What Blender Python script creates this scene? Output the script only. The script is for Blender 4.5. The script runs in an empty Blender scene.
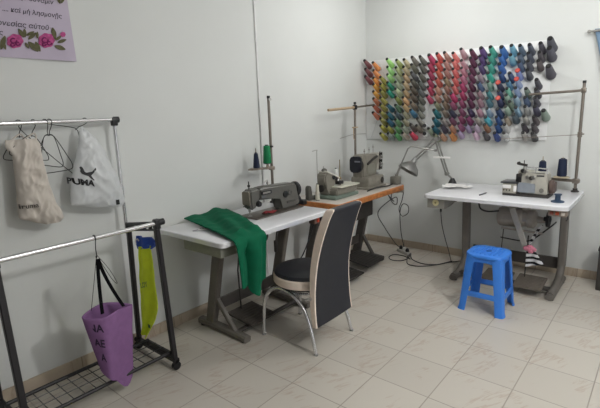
import bpy, bmesh, math, random
from mathutils import Vector, Matrix, noise
random.seed(7)
PI = math.pi
sc = bpy.context.scene
C = sc.collection
V = Vector

# ------------------------------------------------------------------ camera
PITCH, ROLL, YAW, FPX = .2007091, -.03681556, .70189248, 440.867
POS = V((2.67966, -4.38818, 1.5))
_f = V((-math.sin(YAW) * math.cos(PITCH), math.cos(YAW) * math.cos(PITCH), -math.sin(PITCH)))
_r = V((math.cos(YAW), math.sin(YAW), 0))
_u = _r.cross(_f)
R_ = _r * math.cos(ROLL) + _u * math.sin(ROLL)
U_ = -_r * math.sin(ROLL) + _u * math.cos(ROLL)
cd = bpy.data.cameras.new('camera')
cd.sensor_fit = 'HORIZONTAL'; cd.sensor_width = 36; cd.lens = FPX / 600 * 36; cd.clip_start = .05
cam = bpy.data.objects.new('camera', cd); C.objects.link(cam)
m = Matrix((R_, U_, -_f)).transposed().to_4x4(); m.translation = POS
cam.matrix_world = m
sc.camera = cam


def ray(x, y):
    return R_ * ((x - 300) / FPX) - U_ * ((y - 204) / FPX) + _f
def ax(x, y, X):
    d = ray(x, y); return POS + d * ((X - POS.x) / d.x)
def ay(x, y, Y):
    d = ray(x, y); return POS + d * ((Y - POS.y) / d.y)
def az(x, y, Z):
    d = ray(x, y); return POS + d * ((Z - POS.z) / d.z)

# ------------------------------------------------------------------ materials
def lin(h):
    h = h.lstrip('#'); o = []
    for i in (0, 2, 4):
        c = int(h[i:i + 2], 16) / 255
        o.append(c / 12.92 if c <= .04045 else ((c + .055) / 1.055) ** 2.4)
    return (*o, 1)

MATS = {}
def M(name, col, rough=.5, metal=0, var=.06, scale=30, bump=0, bscale=200, spec=.5, coat=0, alpha=None):
    if name in MATS: return MATS[name]
    mt = bpy.data.materials.new(name); mt.use_nodes = True
    nt = mt.node_tree; b = nt.nodes['Principled BSDF']
    c = lin(col) if isinstance(col, str) else col
    b.inputs['Roughness'].default_value = rough; b.inputs['Metallic'].default_value = metal
    b.inputs['Specular IOR Level'].default_value = spec
    b.inputs['Coat Weight'].default_value = coat
    tc = nt.nodes.new('ShaderNodeTexCoord')
    nz = nt.nodes.new('ShaderNodeTexNoise'); nz.inputs['Scale'].default_value = scale; nz.inputs['Detail'].default_value = 3
    nt.links.new(tc.outputs['Object'], nz.inputs['Vector'])
    rp = nt.nodes.new('ShaderNodeValToRGB')
    rp.color_ramp.elements[0].position = .3; rp.color_ramp.elements[1].position = .7
    rp.color_ramp.elements[0].color = (*[x * (1 - var) for x in c[:3]], 1)
    rp.color_ramp.elements[1].color = (*[min(1, x * (1 + var)) for x in c[:3]], 1)
    nt.links.new(nz.outputs['Fac'], rp.inputs['Fac']); nt.links.new(rp.outputs['Color'], b.inputs['Base Color'])
    if bump:
        n2 = nt.nodes.new('ShaderNodeTexNoise'); n2.inputs['Scale'].default_value = bscale
        nt.links.new(tc.outputs['Object'], n2.inputs['Vector'])
        bp = nt.nodes.new('ShaderNodeBump'); bp.inputs['Strength'].default_value = bump; bp.inputs['Distance'].default_value = .002
        nt.links.new(n2.outputs['Fac'], bp.inputs['Height']); nt.links.new(bp.outputs['Normal'], b.inputs['Normal'])
    MATS[name] = mt
    return mt

def thread_mat(name, col):
    if name in MATS: return MATS[name]
    mt = M(name, col, rough=.62, var=.05, scale=40, spec=.35)
    nt = mt.node_tree; b = nt.nodes['Principled BSDF']
    tc = nt.nodes.new('ShaderNodeTexCoord'); w = nt.nodes.new('ShaderNodeTexWave')
    w.bands_direction = 'Z'; w.inputs['Scale'].default_value = 130; w.inputs['Distortion'].default_value = .6
    nt.links.new(tc.outputs['Object'], w.inputs['Vector'])
    bp = nt.nodes.new('ShaderNodeBump'); bp.inputs['Strength'].default_value = .35; bp.inputs['Distance'].default_value = .002
    nt.links.new(w.outputs['Fac'], bp.inputs['Height']); nt.links.new(bp.outputs['Normal'], b.inputs['Normal'])
    return mt

wall_m = M('wall_paint', '#d3d5d3', .85, var=.015, scale=2.5, bump=.05, bscale=90, spec=.2)
ceil_m = M('ceiling_paint', '#dcdcd9', .9, var=.01)

VEIN = 67
def tile_mat(name, base, vein, grout, sx, ox, oy, axis='XY'):
    mt = bpy.data.materials.new(name); mt.use_nodes = True
    nt = mt.node_tree; b = nt.nodes['Principled BSDF']; L = nt.links.new
    g = nt.nodes.new('ShaderNodeNewGeometry')
    mp = nt.nodes.new('ShaderNodeMapping'); mp.vector_type = 'POINT'
    mp.inputs['Location'].default_value = (ox, oy, 0)
    L(g.outputs['Position'], mp.inputs['Vector'])
    br = nt.nodes.new('ShaderNodeTexBrick'); br.offset = 0; br.squash = 1
    br.inputs['Scale'].default_value = 1; br.inputs['Brick Width'].default_value = sx; br.inputs['Row Height'].default_value = sx
    br.inputs['Mortar Size'].default_value = .0032; br.inputs['Mortar Smooth'].default_value = .2; br.inputs['Bias'].default_value = 0
    br.inputs['Color1'].default_value = (.93, .93, .93, 1); br.inputs['Color2'].default_value = (1, 1, 1, 1)
    br.inputs['Mortar'].default_value = (0, 0, 0, 1)
    L(mp.outputs['Vector'], br.inputs['Vector'])
    # diagonal marble veins
    vr = nt.nodes.new('ShaderNodeVectorRotate'); vr.rotation_type = 'Z_AXIS'; vr.inputs['Angle'].default_value = math.radians(-VEIN)
    L(g.outputs['Position'], vr.inputs['Vector'])
    m2 = nt.nodes.new('ShaderNodeMapping'); m2.inputs['Scale'].default_value = (1.5, 9, 1)
    L(vr.outputs['Vector'], m2.inputs['Vector'])
    nz = nt.nodes.new('ShaderNodeTexNoise'); nz.inputs['Scale'].default_value = 2.4; nz.inputs['Detail'].default_value = 4; nz.inputs['Roughness'].default_value = .55
    nz.inputs['Distortion'].default_value = .5
    L(m2.outputs['Vector'], nz.inputs['Vector'])
    ab = nt.nodes.new('ShaderNodeMath'); ab.operation = 'SUBTRACT'; ab.inputs[1].default_value = .5
    a2 = nt.nodes.new('ShaderNodeMath'); a2.operation = 'ABSOLUTE'
    L(nz.outputs['Fac'], ab.inputs[0]); L(ab.outputs[0], a2.inputs[0])
    pn = nt.nodes.new('ShaderNodeTexNoise'); pn.inputs['Scale'].default_value = 4; L(g.outputs['Position'], pn.inputs['Vector'])
    pm_ = nt.nodes.new('ShaderNodeMapRange'); pm_.inputs['From Min'].default_value = .42; pm_.inputs['From Max'].default_value = .55; pm_.inputs['To Min'].default_value = .10; pm_.inputs['To Max'].default_value = 0
    L(pn.outputs['Fac'], pm_.inputs['Value'])
    ad = nt.nodes.new('ShaderNodeMath'); ad.operation = 'ADD'; L(a2.outputs[0], ad.inputs[0]); L(pm_.outputs['Result'], ad.inputs[1])
    rp = nt.nodes.new('ShaderNodeValToRGB')
    rp.color_ramp.elements[0].position = .0; rp.color_ramp.elements[0].color = lin(vein)
    rp.color_ramp.elements[1].position = .045; rp.color_ramp.elements[1].color = lin(base)
    L(ad.outputs[0], rp.inputs['Fac'])
    mu = nt.nodes.new('ShaderNodeMix'); mu.data_type = 'RGBA'; mu.blend_type = 'MULTIPLY'; mu.inputs['Factor'].default_value = 1
    L(rp.outputs['Color'], mu.inputs['A']); L(br.outputs['Color'], mu.inputs['B'])
    mx = nt.nodes.new('ShaderNodeMix'); mx.data_type = 'RGBA'
    L(br.outputs['Fac'], mx.inputs['Factor']); L(mu.outputs['Result'], mx.inputs['A']); mx.inputs['B'].default_value = lin(grout)
    L(mx.outputs['Result'], b.inputs['Base Color'])
    b.inputs['Roughness'].default_value = .34; b.inputs['Specular IOR Level'].default_value = .42
    bp = nt.nodes.new('ShaderNodeBump'); bp.invert = True; bp.inputs['Strength'].default_value = .4; bp.inputs['Distance'].default_value = .002
    L(br.outputs['Fac'], bp.inputs['Height']); L(bp.outputs['Normal'], b.inputs['Normal'])
    return mt

floor_m = tile_mat('floor_tile', '#c4beb4', '#b8ab9e', '#9d958b', 1 / 3, -.155 + 1 / 3, .045, 'XY')
base_m = tile_mat('baseboard_tile', '#b5a795', '#a59583', '#8d8274', 1 / 3, -.155 + 1 / 3, .045, 'XY')

white_lam = M('white_laminate', '#e6e6ea', .28, var=.02, scale=12, spec=.5, coat=.3)
edge_lam = M('laminate_edge', '#e2e2e5', .16, .1, var=.03, spec=.6, coat=.5)
frame_grey = M('grey_stand_paint', '#6f6a64', .5, .1, var=.08, scale=14)
frame_dark = M('dark_stand_paint', '#46423f', .5, .1, var=.1, scale=14)
iron = M('dark_cast_iron', '#3a3735', .55, .3, var=.15, scale=20)
black_pl = M('black_plastic', '#17171a', .42, var=.1)
black_paint = M('black_tube_paint', '#1e1c20', .4, var=.1)
chrome = M('chrome', '#e2e2e4', .25, .9, var=.03)
steel = M('brushed_steel', '#a8a6a2', .32, .9, var=.06, scale=60)
pole_m = M('stand_pole_steel', '#857d74', .38, .7, var=.08, scale=40)
mach_grey = M('machine_grey_enamel', '#5f5e59', .38, .1, var=.05, scale=25, coat=.2)
mach_beige = M('machine_beige_enamel', '#b3b0a6', .4, .05, var=.06, scale=25, coat=.2)
mach_green = M('machine_sage_enamel', '#837f75', .42, .1, var=.14, scale=25)
box_green = M('drawer_grey_green', '#8b8c80', .5, var=.06)
motor_m = M('motor_grey', '#a39d95', .45, .35, var=.1, scale=18)
wood_m = M('orange_wood_edge', '#b06f3c', .4, var=.25, scale=22)
cream = M('cream_vinyl', '#f0dfd1', .5, var=.04, bump=.1)
black_vinyl = M('black_vinyl', '#20222a', .5, var=.1, bump=.15, bscale=120)
blue_pl = M('blue_plastic', '#3a7fdc', .36, var=.04, scale=10)
green_cl = M('green_cloth', '#075c40', .85, var=.08, scale=20, bump=.2, bscale=400, spec=.2)
navy_th = thread_mat('navy_thread', '#18223c')
dark_th = thread_mat('dark_thread', '#23222e')
white_m = M('white_paper', '#e6e4e2', .7, var=.02)
ink = M('dark_ink', '#2a2630', .7, var=.05)

# ------------------------------------------------------------------ mesh helpers
def BM(): return bmesh.new()

def obj(name, bm, mat, parent=None, sharp=38, flat=False):
    bmesh.ops.recalc_face_normals(bm, faces=bm.faces)
    me = bpy.data.meshes.new(name)
    for f in bm.faces: f.smooth = not flat
    if not flat:
        lim = math.radians(sharp)
        for e in bm.edges:
            if len(e.link_faces) == 2 and e.calc_face_angle(0) > lim: e.smooth = False
    bm.to_mesh(me); bm.free()
    for mt in (mat if isinstance(mat, (list, tuple)) else [mat]): me.materials.append(mt)
    o = bpy.data.objects.new(name, me); C.objects.link(o)
    if parent: o.parent = parent
    return o

def tag(o, label, cat, group=None):
    o['label'] = label; o['category'] = cat
    if group: o['group'] = group
    return o

def thing(name, label, cat, loc=(0, 0, 0), rz=0, group=None):
    o = bpy.data.objects.new(name, None); C.objects.link(o)
    o.location = loc; o.rotation_euler = (0, 0, rz); o.empty_display_size = .1
    return tag(o, label, cat, group)

def struct(name, bm, mat, parent=None):
    o = obj(name, bm, mat, parent); o['kind'] = 'structure'; return o

def box(bm, c, s, bev=0, rot=None, taper=None, seg=2):
    r = bmesh.ops.create_cube(bm, size=1)
    vs = r['verts']
    for v in vs:
        v.co = V((v.co.x * s[0], v.co.y * s[1], v.co.z * s[2]))
        if taper and v.co.z > 0: v.co.x *= taper; v.co.y *= taper
    if bev:
        es = list({e for v in vs for e in v.link_edges})
        rr = bmesh.ops.bevel(bm, geom=es, offset=bev, segments=seg, affect='EDGES', profile=.5)
        vs = list({v for f in rr['faces'] for v in f.verts} | {v for v in vs if v.is_valid})
    mt = Matrix.Translation(V(c)) @ (rot.to_4x4() if rot else Matrix.Identity(4))
    bmesh.ops.transform(bm, matrix=mt, verts=[v for v in vs if v.is_valid])

def frame_for(d):
    d = V(d).normalized()
    a = V((0, 0, 1)) if abs(d.z) < .95 else V((1, 0, 0))
    s = d.cross(a).normalized(); return s, s.cross(d).normalized(), d

def cyl(bm, p0, p1, r0, r1=None, n=14, cap=True):
    p0, p1 = V(p0), V(p1); r1 = r0 if r1 is None else r1
    s, t, d = frame_for(p1 - p0)
    A = [bm.verts.new(p0 + (s * math.cos(2 * PI * k / n) + t * math.sin(2 * PI * k / n)) * r0) for k in range(n)]
    B = [bm.verts.new(p1 + (s * math.cos(2 * PI * k / n) + t * math.sin(2 * PI * k / n)) * r1) for k in range(n)]
    for k in range(n): bm.faces.new((A[k], A[(k + 1) % n], B[(k + 1) % n], B[k]))
    if cap: bm.faces.new(A[::-1]); bm.faces.new(B)

def lathe(bm, prof, o=(0, 0, 0), d=(0, 0, 1), n=20, sx=1, sy=1):
    o = V(o); s, t, d = frame_for(d); rings = []
    for r, h in prof:
        if r < 1e-5: rings.append([bm.verts.new(o + d * h)])
        else: rings.append([bm.verts.new(o + d * h + (s * math.cos(2 * PI * k / n) * sx + t * math.sin(2 * PI * k / n) * sy) * r) for k in range(n)])
    for a, b in zip(rings, rings[1:]):
        for k in range(n):
            q = (k + 1) % n
            if len(a) == 1 and len(b) == 1: continue
            if len(a) == 1: bm.faces.new((a[0], b[q], b[k]))
            elif len(b) == 1: bm.faces.new((a[k], a[q], b[0]))
            else: bm.faces.new((a[k], a[q], b[q], b[k]))
    if len(rings[0]) > 1: bm.faces.new(rings[0][::-1])
    if len(rings[-1]) > 1: bm.faces.new(rings[-1])

def smooth(pts, k=6, closed=False):
    P = [V(p) for p in pts]; n = len(P); out = []
    rng = range(n) if closed else range(n - 1)
    for i in rng:
        if closed: a, b, c, d = P[i - 1], P[i], P[(i + 1) % n], P[(i + 2) % n]
        else: a, b, c, d = P[max(i - 1, 0)], P[i], P[i + 1], P[min(i + 2, n - 1)]
        for j in range(k):
            t = j / k
            out.append(.5 * ((2 * b) + (c - a) * t + (2 * a - 5 * b + 4 * c - d) * t * t + (3 * b - a - 3 * c + d) * t ** 3))
    if not closed: out.append(P[-1])
    return out

def tube(bm, pts, r, n=8, closed=False):
    P = [V(p) for p in pts]; N = len(P); rings = []
    s = None
    for i in range(N):
        if closed: d = P[(i + 1) % N] - P[i - 1]
        else: d = P[min(i + 1, N - 1)] - P[max(i - 1, 0)]
        d = d.normalized()
        if s is None: s, t, _ = frame_for(d)
        else:
            s = (s - d * s.dot(d)).normalized(); t = s.cross(d)
        t = d.cross(s)
        rr = r(i / (N - 1)) if callable(r) else r
        rings.append([bm.verts.new(P[i] + (s * math.cos(2 * PI * k / n) + t * math.sin(2 * PI * k / n)) * rr) for k in range(n)])
    for i in range(N if closed else N - 1):
        a, b = rings[i], rings[(i + 1) % N]
        for k in range(n): bm.faces.new((a[k], a[(k + 1) % n], b[(k + 1) % n], b[k]))
    if not closed: bm.faces.new(rings[0][::-1]); bm.faces.new(rings[-1])

def bar(bm, pts, w, h, up=(0, 0, 1), bev=.004):
    """flat bar of section w (sideways) x h (along up-ish) along a polyline"""
    P = [V(p) for p in pts]; rings = []
    for i in range(len(P)):
        d = (P[min(i + 1, len(P) - 1)] - P[max(i - 1, 0)]).normalized()
        s = d.cross(V(up)).normalized(); t = s.cross(d).normalized()
        c = bev
        q = [(-w / 2 + c, -h / 2), (w / 2 - c, -h / 2), (w / 2, -h / 2 + c), (w / 2, h / 2 - c), (w / 2 - c, h / 2), (-w / 2 + c, h / 2), (-w / 2, h / 2 - c), (-w / 2, -h / 2 + c)]
        rings.append([bm.verts.new(P[i] + s * a + t * b) for a, b in q])
    for a, b in zip(rings, rings[1:]):
        for k in range(8): bm.faces.new((a[k], a[(k + 1) % 8], b[(k + 1) % 8], b[k]))
    bm.faces.new(rings[0][::-1]); bm.faces.new(rings[-1])

def prism(bm, poly, origin, ux, uy, depth):
    """polygon in the plane (ux, uy) at origin, extruded both ways along the normal by depth/2"""
    o, ux, uy = V(origin), V(ux), V(uy); nrm = ux.cross(uy).normalized() * depth / 2
    A = [bm.verts.new(o + ux * a + uy * b - nrm) for a, b in poly]
    B = [bm.verts.new(o + ux * a + uy * b + nrm) for a, b in poly]
    n = len(poly)
    for k in range(n): bm.faces.new((A[k], A[(k + 1) % n], B[(k + 1) % n], B[k]))
    bm.faces.new(A[::-1]); bm.faces.new(B)

def rrect(w, h, r, n=5, cx=0, cy=0):
    out = []
    for qx, qy, a0 in ((1, 1, 0), (-1, 1, 90), (-1, -1, 180), (1, -1, 270)):
        for k in range(n + 1):
            a = math.radians(a0 + 90 * k / n)
            out.append((cx + qx * (w / 2 - r) + r * math.cos(a), cy + qy * (h / 2 - r) + r * math.sin(a)))
    return out

def plate(bm, poly, z0, z1, bev=.003, dome=0):
    """horizontal slab with a softened rim from a polygon in x,y"""
    n = len(poly); cx = sum(p[0] for p in poly) / n; cy = sum(p[1] for p in poly) / n
    def ring(z, ins):
        r = []
        for x, y in poly:
            d = math.hypot(x - cx, y - cy); k = 1 - ins / d
            r.append(bm.verts.new((cx + (x - cx) * k, cy + (y - cy) * k, z)))
        return r
    rings = [ring(z0, bev), ring(z0 + bev, 0), ring(z1 - bev, 0), ring(z1 - bev * .3, bev * .3), ring(z1, bev)]
    for a, b in zip(rings, rings[1:]):
        for k in range(n): bm.faces.new((a[k], a[(k + 1) % n], b[(k + 1) % n], b[k]))
    bm.faces.new(rings[0][::-1]); bm.faces.new(rings[-1])

def sheet(bm, fn, nu, nv, th=.004):
    P = [[V(fn(i / nu, j / nv)) for j in range(nv + 1)] for i in range(nu + 1)]
    def nrm(i, j):
        a = P[min(i + 1, nu)][j] - P[max(i - 1, 0)][j]; b = P[i][min(j + 1, nv)] - P[i][max(j - 1, 0)]
        c = a.cross(b); return c.normalized() if c.length > 1e-9 else V((0, 0, 1))
    T = [[bm.verts.new(P[i][j] + nrm(i, j) * th / 2) for j in range(nv + 1)] for i in range(nu + 1)]
    B = [[bm.verts.new(P[i][j] - nrm(i, j) * th / 2) for j in range(nv + 1)] for i in range(nu + 1)]
    for i in range(nu):
        for j in range(nv):
            bm.faces.new((T[i][j], T[i + 1][j], T[i + 1][j + 1], T[i][j + 1]))
            bm.faces.new((B[i][j], B[i][j + 1], B[i + 1][j + 1], B[i + 1][j]))
    for i in range(nu):
        for j in (0, nv): bm.faces.new((T[i][j], B[i][j], B[i + 1][j], T[i + 1][j]))
    for j in range(nv):
        for i in (0, nu): bm.faces.new((T[i][j], T[i][j + 1], B[i][j + 1], B[i][j]))

def text_bm(s, size, mapper, shear=0, bold=0, align='CENTER'):
    cu = bpy.data.curves.new('lettering', 'FONT'); cu.body = s; cu.size = size; cu.shear = shear; cu.offset = bold
    cu.align_x = align; cu.align_y = 'CENTER'; cu.resolution_u = 3
    o = bpy.data.objects.new('lettering', cu); C.objects.link(o)
    dg = bpy.context.evaluated_depsgraph_get(); dg.update()
    me = bpy.data.meshes.new_from_object(o.evaluated_get(dg))
    bm = BM(); bm.from_mesh(me)
    bpy.data.objects.remove(o); bpy.data.curves.remove(cu); bpy.data.meshes.remove(me)
    bmesh.ops.triangulate(bm, faces=bm.faces)
    for v in bm.verts: v.co = V(mapper(v.co.x, v.co.y))
    return bm

def wob(x, y, z, s=1): return noise.noise(V((x * s, y * s, z * s)))

def dup(root, loc, rz, label, group=None):
    r = root.copy(); C.objects.link(r); r.location = loc; r.rotation_euler = (0, 0, rz)
    r['label'] = label
    if group: r['group'] = group
    for ch in list(root.children):
        c = ch.copy(); C.objects.link(c); c.parent = r
        for g in ch.children:
            d = g.copy(); C.objects.link(d); d.parent = c
    return r

# ------------------------------------------------------------------ room
b = BM(); box(b, (2.6, -3.5, -.05), (5.6, 7.4, .1)); struct('floor', b, floor_m)
b = BM(); box(b, (-.05, -3.5, 1.35), (.1, 7.2, 2.7)); struct('wall_left', b, wall_m)
b = BM(); box(b, (2.6, .05, 1.35), (5.4, .1, 2.7)); struct('wall_back', b, wall_m)
b = BM(); box(b, (2.6, -3.5, 2.75), (5.6, 7.4, .1)); struct('ceiling', b, ceil_m)
b = BM(); box(b, (.006, -3.506, .0385), (.012, 6.988, .077), .002); struct('baseboard_left', b, base_m)
b = BM(); box(b, (2.656, -.006, .0385), (5.288, .012, .077), .002); struct('baseboard_back', b, base_m)

b = BM(); tube(b, [(.007, -1.705, .1), (.007, -1.705, 2.69)], .0075, 8)
tag(obj('wall_conduit', b, M('conduit_white', '#e0e0e0', .5)), 'thin pale cable conduit running up the left wall behind the tall pole', 'conduit')

# ------------------------------------------------------------------ banner on the left wall
cloth_m = M('lilac_cloth', '#bdb3c4', .85, var=.05, scale=6, bump=.2, bscale=300, spec=.15)
YB = -3.172
def bwav(y, z): return .006 + .004 * math.sin(y * 9 + z * 3) * max(0, min(1, (2.3 - z) / .4))
ban = thing('wall_banner', 'lilac fabric banner with handwritten verse and pink roses on left wall', 'banner', (0, -3.6, 1.84))
def bf(u, v):
    z = 1.842 + .62 * v; y = -4.02 + (YB + .0 * v + 4.02) * u - .012 * v * u
    return (bwav(y, z) + .003, y + 3.6, z - 1.84)
b = BM(); sheet(b, bf, 50, 24, .004); obj('cloth', b, cloth_m, ban)
def bmap(px, py, lift=.0065):
    p = ax(px, py, 0); return (bwav(p.y, p.z) + .003 + lift, p.y + 3.6, p.z - 1.84)
def ban_text(s, y0, z0, size, slope):
    def mp(x, y):
        yy = y0 + x; zz = z0 + y + slope * x
        return (bwav(yy, zz) + .0062, yy + 3.6, zz - 1.84)
    return text_bm(s, size, mp, shear=.25, bold=.0004, align='RIGHT')
for (px, py), sz, tx in (((52, 3), .032, 'τὴν δύναμιν'), ((60.5, 17), .032, 'σού .... καὶ μὴ λησμονῇς'), ((47.5, 28.5), .035, 'τὰς εὐεργεσίας αὐτοῦ'), ((2, 33), .032, 'ς')):
    p = ax(px, py, 0); obj('lettering', ban_text(tx, p.y, p.z, sz, 0), ink, ban)
rose_m = M('rose_pink', '#b04a82', .8, var=.35, scale=60)
leaf_m = M('rose_leaf', '#5c5a3e', .8, var=.2, scale=60)
def patch(pts, k=5):
    b = BM(); q = smooth([(*p, 0) for p in pts], k, True)
    vs = [b.verts.new(bmap(x, y)) for x, y, _ in q]; b.faces.new(vs); bmesh.ops.triangulate(b, faces=b.faces)
    r = bmesh.ops.extrude_face_region(b, geom=b.faces[:]); 
    for v in [g for g in r['geom'] if isinstance(g, bmesh.types.BMVert)]: v.co.x += .002
    return b
def blob(cx, cy, rx, ry, n=14, w=.05):
    return [(cx + rx * (1 + w * (-1) ** k) * math.cos(2 * PI * k / n), cy + ry * (1 + w * (-1) ** k) * math.sin(2 * PI * k / n)) for k in range(n)]
for cx, cy, rx, ry in ((14, 41.5, 8, 7), (45, 41, 8, 7.2), (61.5, 35, 2.6, 2.6)):
    o = obj('rose', patch(blob(cx, cy, rx, ry)), rose_m, ban)
    if rx > 4:
        for q_, (ox, oy, sc2) in enumerate(((-.2, -.1, .42), (.35, .35, .3), (-.3, .5, .26))):
            cc = smooth([bmap(cx + rx * (ox + sc2 * (1 - k * .05) * math.cos(k * .75)), cy + ry * (oy + sc2 * (1 - k * .05) * math.sin(k * .75)), .0095) for k in range(8)], 4)
            b = BM(); tube(b, cc, .0035, 6); obj('petal_line', b, M('rose_dark', '#74205a', .8), ban)
def leaf(x0, y0, x1, y1, w=.19):
    mx, my = (x0 + x1) / 2, (y0 + y1) / 2; nx, ny = -(y1 - y0) * w, (x1 - x0) * w
    return [(x0, y0), (mx + nx, my + ny), (x1, y1), (mx - nx, my - ny)]
for l in ((23, 38, 17, 29), (24, 38, 23, 29), (27, 40, 35, 33), (27, 42, 37, 52), (24, 43, 28, 49), (34, 42, 39, 52), (36, 39, 36, 32), (25, 36, 33, 32),
          (54, 40, 51, 28), (56, 43, 65, 40), (53, 46, 64, 50), (54, 41, 60, 36), (0, 50, 4, 36), (5, 50, 2, 42), (59, 4.5, 56, -3), (60, 4, 63, -3)):
    obj('leaf', patch(leaf(*l), 4), leaf_m, ban)

# ------------------------------------------------------------------ garment rack
RX, RY = .28, -3.43
rack = thing('garment_rack', 'black and chrome two-rail garment rack with wire shelf by left wall', 'garment rack', (RX, RY, 0))
def L(p): return V(p) - V((RX, RY, 0))
YR, YL = -3.03, -3.84
def rail(name, x, z, y1):
    b = BM(); cyl(b, L((x, YL - .02, z)), L((x, y1, z)), .0125, n=16); obj(name, b, chrome, rack)
rail('rail', .09, 1.508, YR + .01); rail('rail', .44, .912, YR + .02)
for y in (YR, YL):
    b = BM(); cyl(b, L((.087, y, .8)), L((.087, y, 1.5)), .011, n=14); o = obj('post', b, chrome, rack)
    b = BM(); box(b, L((.089, y, 1.497)), (.036, .034, .05), .006); cyl(b, L((.09, y, 1.508)), L((.09, y + (.028 if y == YR else -.028), 1.508)), .019, n=14); obj('corner_joint', b, black_pl, rack)
    b = BM(); bar(b, [L((.115, y, .85)), L((.082, y, .06))], .028, .028, (0, 1, 0)); obj('leg', b, black_paint, rack)
    b = BM(); bar(b, [L((.43, y, .93)), L((.487, y, .06))], .03, .03, (0, 1, 0)); obj('leg', b, black_paint, rack)
    b = BM(); box(b, L((.44, y, .908)), (.036, .034, .06), .006); cyl(b, L((.44, y, .915)), L((.44, y + (.045 if y == YR else -.045), .915)), .019, n=14); obj('corner_joint', b, black_pl, rack)
    b = BM(); bar(b, [L((.10, y, .862)), L((.44, y, .912))], .024, .02, (0, 0, 1)); bar(b, [L((.10, y, .825)), L((.435, y, .872))], .022, .012, (0, 0, 1))
    for k in range(6):
        t = k / 5; box(b, L((.10 + .335 * t, y, .845 + .046 * t)), (.012, .018, .03))
    obj('side_bar', b, black_paint, rack)
    b = BM(); bar(b, [L((.05, y, .062)), L((.51, y, .062))], .034, .03, (0, 0, 1), .006); obj('foot_bar', b, black_paint, rack)
    for x in (.07, .495):
        b = BM(); cyl(b, L((x - .012, y, .026)), L((x + .012, y, .026)), .026, n=18); box(b, L((x, y, .052)), (.03, .03, .03), .005); obj('caster', b, black_pl, rack)
for x in (.20, .455):
    b = BM(); tube(b, [L((x, YL, .1)), L((x, YR, .1))], .011, 10); obj('shelf_rail', b, black_paint, rack)
b = BM()
for k in range(1, 14):
    y = YL + (YR - YL) * k / 14; tube(b, [L((.195, y, .104)), L((.46, y, .104))], .0028, 6)
for x in (.285, .37): tube(b, [L((x, YL, .107)), L((x, YR, .107))], .0026, 6)
obj('wire_shelf', b, black_paint, rack)
for y in (YR, YL):
    b = BM(); bar(b, [L((.19, y, .085)), L((.47, y, .085))], .02, .03); obj('shelf_bracket', b, black_paint, rack)

# wire hangers
wire_m = M('black_coated_wire', '#141416', .45, var=.1)
def hanger(loc, rz, roll, label, w=.38, h=.19, hook_r=.026, r=.0022):
    t = thing('wire_hanger', label, 'hanger', loc, rz, 'wire hangers on the rack')
    t.rotation_euler = (0, roll, rz)
    # local: hung over a rail at the origin, hanger in the local x-z plane
    rr = .0155
    hk = [V((rr * math.cos(a), 0, rr * math.sin(a))) for a in [math.radians(q) for q in range(200, -31, -20)]]
    hk += [V((.01, 0, -.025)), V((0, 0, -.05)), V((0, 0, -.075))]
    b = BM(); tube(b, hk, r, 7); obj('hook', b, wire_m, t)
    z0 = -.07
    pts = [(0, 0, z0), (.03, 0, z0 - .012), (w * .42, 0, z0 - h * .62), (w / 2, 0, z0 - h * .85), (w / 2 - .012, 0, z0 - h * .98), (0, 0, z0 - h), (-w / 2 + .012, 0, z0 - h * .98), (-w / 2, 0, z0 - h * .85), (-w * .42, 0, z0 - h * .62), (-.03, 0, z0 - .012)]
    b = BM(); tube(b, smooth(pts, 4, True), r, 7, True); obj('frame', b, wire_m, t)
    return t
RZ_ = 1.508
hanger((.09, -3.545, RZ_), math.radians(68), .05, 'black wire hanger at the left, its hook just left of the beige bag neck', .16, .12)
hanger((.09, -3.475, RZ_), math.radians(100), .25, 'black wire hanger on the rail, hook above the right shoulder of the beige bag', .2, .12)
hanger((.09, -3.418, RZ_), math.radians(38), -.12, 'black wire hanger turned nearly edge-on between beige and white bags', .18, .2)
hanger((.09, -3.395, RZ_), math.radians(32), .15, 'second edge-on black wire hanger, tight beside the first between the bags', .16, .17)
hanger((.09, -3.205, RZ_), math.radians(84), .85, 'wide black wire hanger tilted over the white plastic bag', .40, .2)

# ------------------------------------------------------------------ bags on the upper rail
def interp(tab, z):
    # rows sorted by z descending
    if z >= tab[0][0]: return tab[0][1:]
    for a, c in zip(tab, tab[1:]):
        if a[0] >= z >= c[0]:
            t = (a[0] - z) / (a[0] - c[0]); t = t * t * (3 - 2 * t) * .5 + t * .5
            return [x + (y - x) * t for x, y in zip(a[1:], c[1:])]
    return tab[-1][1:]

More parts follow.
